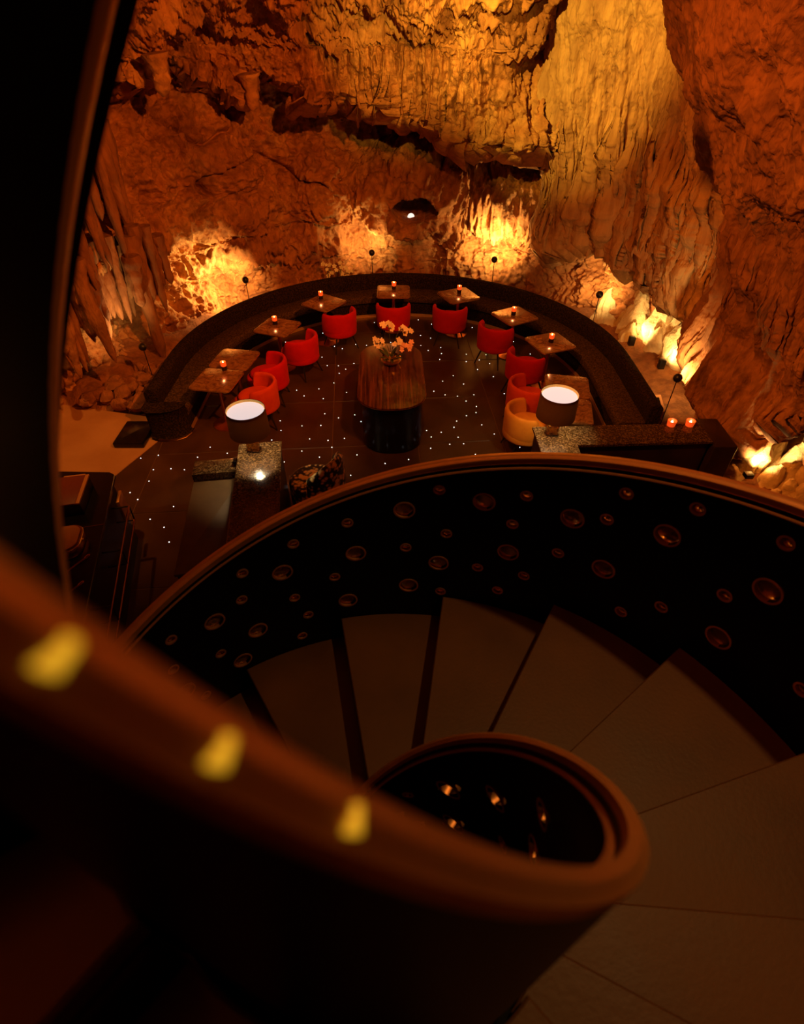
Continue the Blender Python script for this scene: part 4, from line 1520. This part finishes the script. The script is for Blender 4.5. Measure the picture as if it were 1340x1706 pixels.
# unseen spotlights above the view, most added to brighten rock, path, stair, tables
def unseen_spot(loc, tgt, power, color, label, spot=40, blend=0.6, size=0.06):
    t = thing('unseen_spotlight', label, 'spotlight', loc)
    d_ = (Vector(tgt) - Vector(loc)).normalized()
    q_ = d_.to_track_quat('-Z', 'Y').to_euler()
    b = MB().lathe([(0.05, 0.20), (0.06, 0.19), (0.065, 0.02), (0.06, 0.02), (0.055, 0.10)], 18).build('housing', M['spot_body'], t)
    b.rotation_euler = q_
    MB().tube([tuple(-d_ * 0.18), (0, 0, 1.4)], 0.012, 8).build('unseen_drop_rod', M['spot_body'], t)
    l = lamp('beam', 'SPOT', (0, 0, 0), power, color, t, size=size, spot=spot, blend=blend)
    l.rotation_euler = q_
    return t


unseen_spot((-1.9, 4.6, 5.9), (2.5, 11.0, 4.75), LP['wash'] * 1.25, (1.0, 0.62, 0.09), 'unseen spotlight aimed at the flowstone curtain', 38, 0.75)
unseen_spot((0.6, 5.0, 5.0), (0.3, 11.3, 4.75), LP['wash'] * 0.52, (1.0, 0.60, 0.09), 'unseen spotlight added to brighten the overhang fringe', 36, 0.8)
unseen_spot((1.6, 3.4, 6.0), (-3.6, 9.8, 1.9), LP['wash'] * 0.58, (1.0, 0.235, 0.022), 'unseen spotlight added to wash the left cave wall', 74, 0.9)
unseen_spot((-1.2, 3.2, 6.0), (4.2, 6.8, 2.6), LP['wash'] * 0.46, (1.0, 0.25, 0.025), 'unseen spotlight added to wash the right rock shoulder', 70, 0.9)
unseen_spot((-3.1, 4.3, 6.2), (-4.7, 5.8, 0.0), 250, (1.0, 0.38, 0.07), 'unseen spotlight added to brighten the tan path', 58, 0.9)
unseen_spot((1.5, 1.5, 6.3), (0.65, 0.75, 2.7), LP['stair'], (1.0, 0.47, 0.13), 'unseen spotlight added above the staircase treads', 78, 0.9)
unseen_spot((0.3, 4.2, 6.2), (0.5, 8.4, 0.5), LP['wash'] * 0.13, (1.0, 0.34, 0.09), 'unseen spotlight added to brighten the dining tables', 60, 0.9)
pu = thing('added_uplight', 'unseen bowl light added to brighten the rock vault', 'lamp', (-0.9, 1.8, 7.0))  # unseen fill, added so the near rail reflects a bright vault
MB().lathe([(0.03, -0.12), (0.16, -0.05), (0.20, 0.05), (0.19, 0.05), (0.15, -0.03)], 24).build('bowl', M['spot_body'], pu)
MB().tube([(0, 0, -0.05), (0, 0, 1.2)], 0.01, 8).build('unseen_drop_rod', M['spot_body'], pu)
lamp('added_uplight_beam', 'SPOT', (0.04, 0.0, 0.08), 170, (1.0, 0.36, 0.06), pu, (0.04, 0.0, 3.0), size=0.08, spot=165, blend=0.5).rotation_euler = (PI, 0, 0)
gl = thing('ground_uplight', 'small box uplight hidden among the stalagmites at lower right', 'spotlight', (4.36, 5.42, 0.30))
MB().box(-0.05, 0.05, -0.05, 0.05, 0, 0.06, 0.01).build('housing', M['spot_body'], gl)
l = lamp('beam', 'SPOT', (0, 0, 0.09), 42, WARM, gl, size=0.03, spot=120, blend=0.9)
l.rotation_euler = (Vector((0.5, 0.35, 0.55))).to_track_quat('-Z', 'Y').to_euler()

for x, y, p, lab in ((4.12, 9.36, 30, 'small box uplight on the ground under the curtain tips'), (4.36, 8.50, 30, 'small box uplight on the ground nearer the right rock shoulder')):
    g2 = thing('ground_uplight', lab, 'spotlight', (x, y, 0.26), 0, 'box uplights under the flowstone')
    MB().box(-0.05, 0.05, -0.05, 0.05, -0.1, 0.06, 0.01).build('housing', M['spot_body'], g2)
    l = lamp('beam', 'SPOT', (0, 0, 0.09), p, WARM, g2, size=0.03, spot=125, blend=0.9)
    l.rotation_euler = Vector((0.85, 0.35, 0.22)).to_track_quat('-Z', 'Y').to_euler()

# box fitting on the ground by the right end of the bench
fb = thing('floodlight_box', 'slanted box floodlight on the ground past the right end of the bench', 'floodlight', (3.80, 7.20, 0.08), 0.1)
MB().add([(-0.13, -0.13, 0), (0.13, -0.13, 0), (0.13, 0.13, 0), (-0.13, 0.13, 0), (-0.13, -0.13, 0.12), (0.13, -0.13, 0.12), (0.13, 0.13, 0.26), (-0.13, 0.13, 0.26)], [(0, 3, 2, 1), (4, 5, 6, 7), (0, 1, 5, 4), (1, 2, 6, 5), (2, 3, 7, 6), (3, 0, 4, 7)]).build('housing', M['tan_lid'], fb, smooth=False)
MB().add([(-0.09, -0.09, 0.145), (0.09, -0.09, 0.145), (0.09, 0.09, 0.242), (-0.09, 0.09, 0.242)], [(0, 1, 2, 3)]).build('lens', M['black_gloss'], fb, smooth=False)

# pale blossoms lit behind the bench
fw = thing('white_flowers', 'low clump of pale flowers lit behind the back of the bench', 'flowers', (-1.40, 11.95, 0.10))
for k in range(22):
    x, y, z = rs.uniform(-0.28, 0.42), rs.uniform(-0.1, 0.1), rs.uniform(0.35, 0.62)
    MB().tube([(x * 0.5, y, 0), (x, y, z)], 0.004, 5).build('stem', M['stem'], fw)
    blossom((x, y, z), (rs.uniform(-0.5, 0.5), -0.7, 0.6), rs.uniform(0.035, 0.055), M['petal_white'], fw)

# ================================================================== STAR LIGHTS IN THE FLOOR
star_me = MB().lathe([(0.0065, -0.002), (0.0065, 0.0015), (0.005, 0.003)], 8).mesh('floor_light')
cnt = 0
pts = []
blocked = [(x, y, 0.30) for x, y, *_ in TB]
tries = 0
while cnt < 200 and tries < 6000:
    tries += 1
    x, y = rs.uniform(-3.7, 2.6), rs.uniform(4.3, 10.9)
    if x < -2.3 and y > 6.5:
        continue
    if math.hypot(x + 0.05, y - 7.9) > 3.0 and y > 7.9:
        continue
    if x < -2.9 and y > 6.3:
        continue
    if abs(x + 0.155) < 0.44 and abs(y - 7.2) < 0.92:
        continue
    if x > 1.3 and y < 5.8:
        continue
    if -2.5 < x < -0.7 and y < 5.35:
        continue
    if x < -2.5 and y < 4.0:
        continue
    if x < -3.0 and y < 4.9:
        continue
    if any((x - a) ** 2 + (y - b) ** 2 < 0.17 ** 2 for a, b in pts):
        continue
    if any((x - a) ** 2 + (y - b) ** 2 < 0.22 ** 2 for a, b, c in blocked):
        continue
    pts.append((x, y))
    link('floor_light', star_me, M['star'], ground, (x, y, 0.0))
    cnt += 1
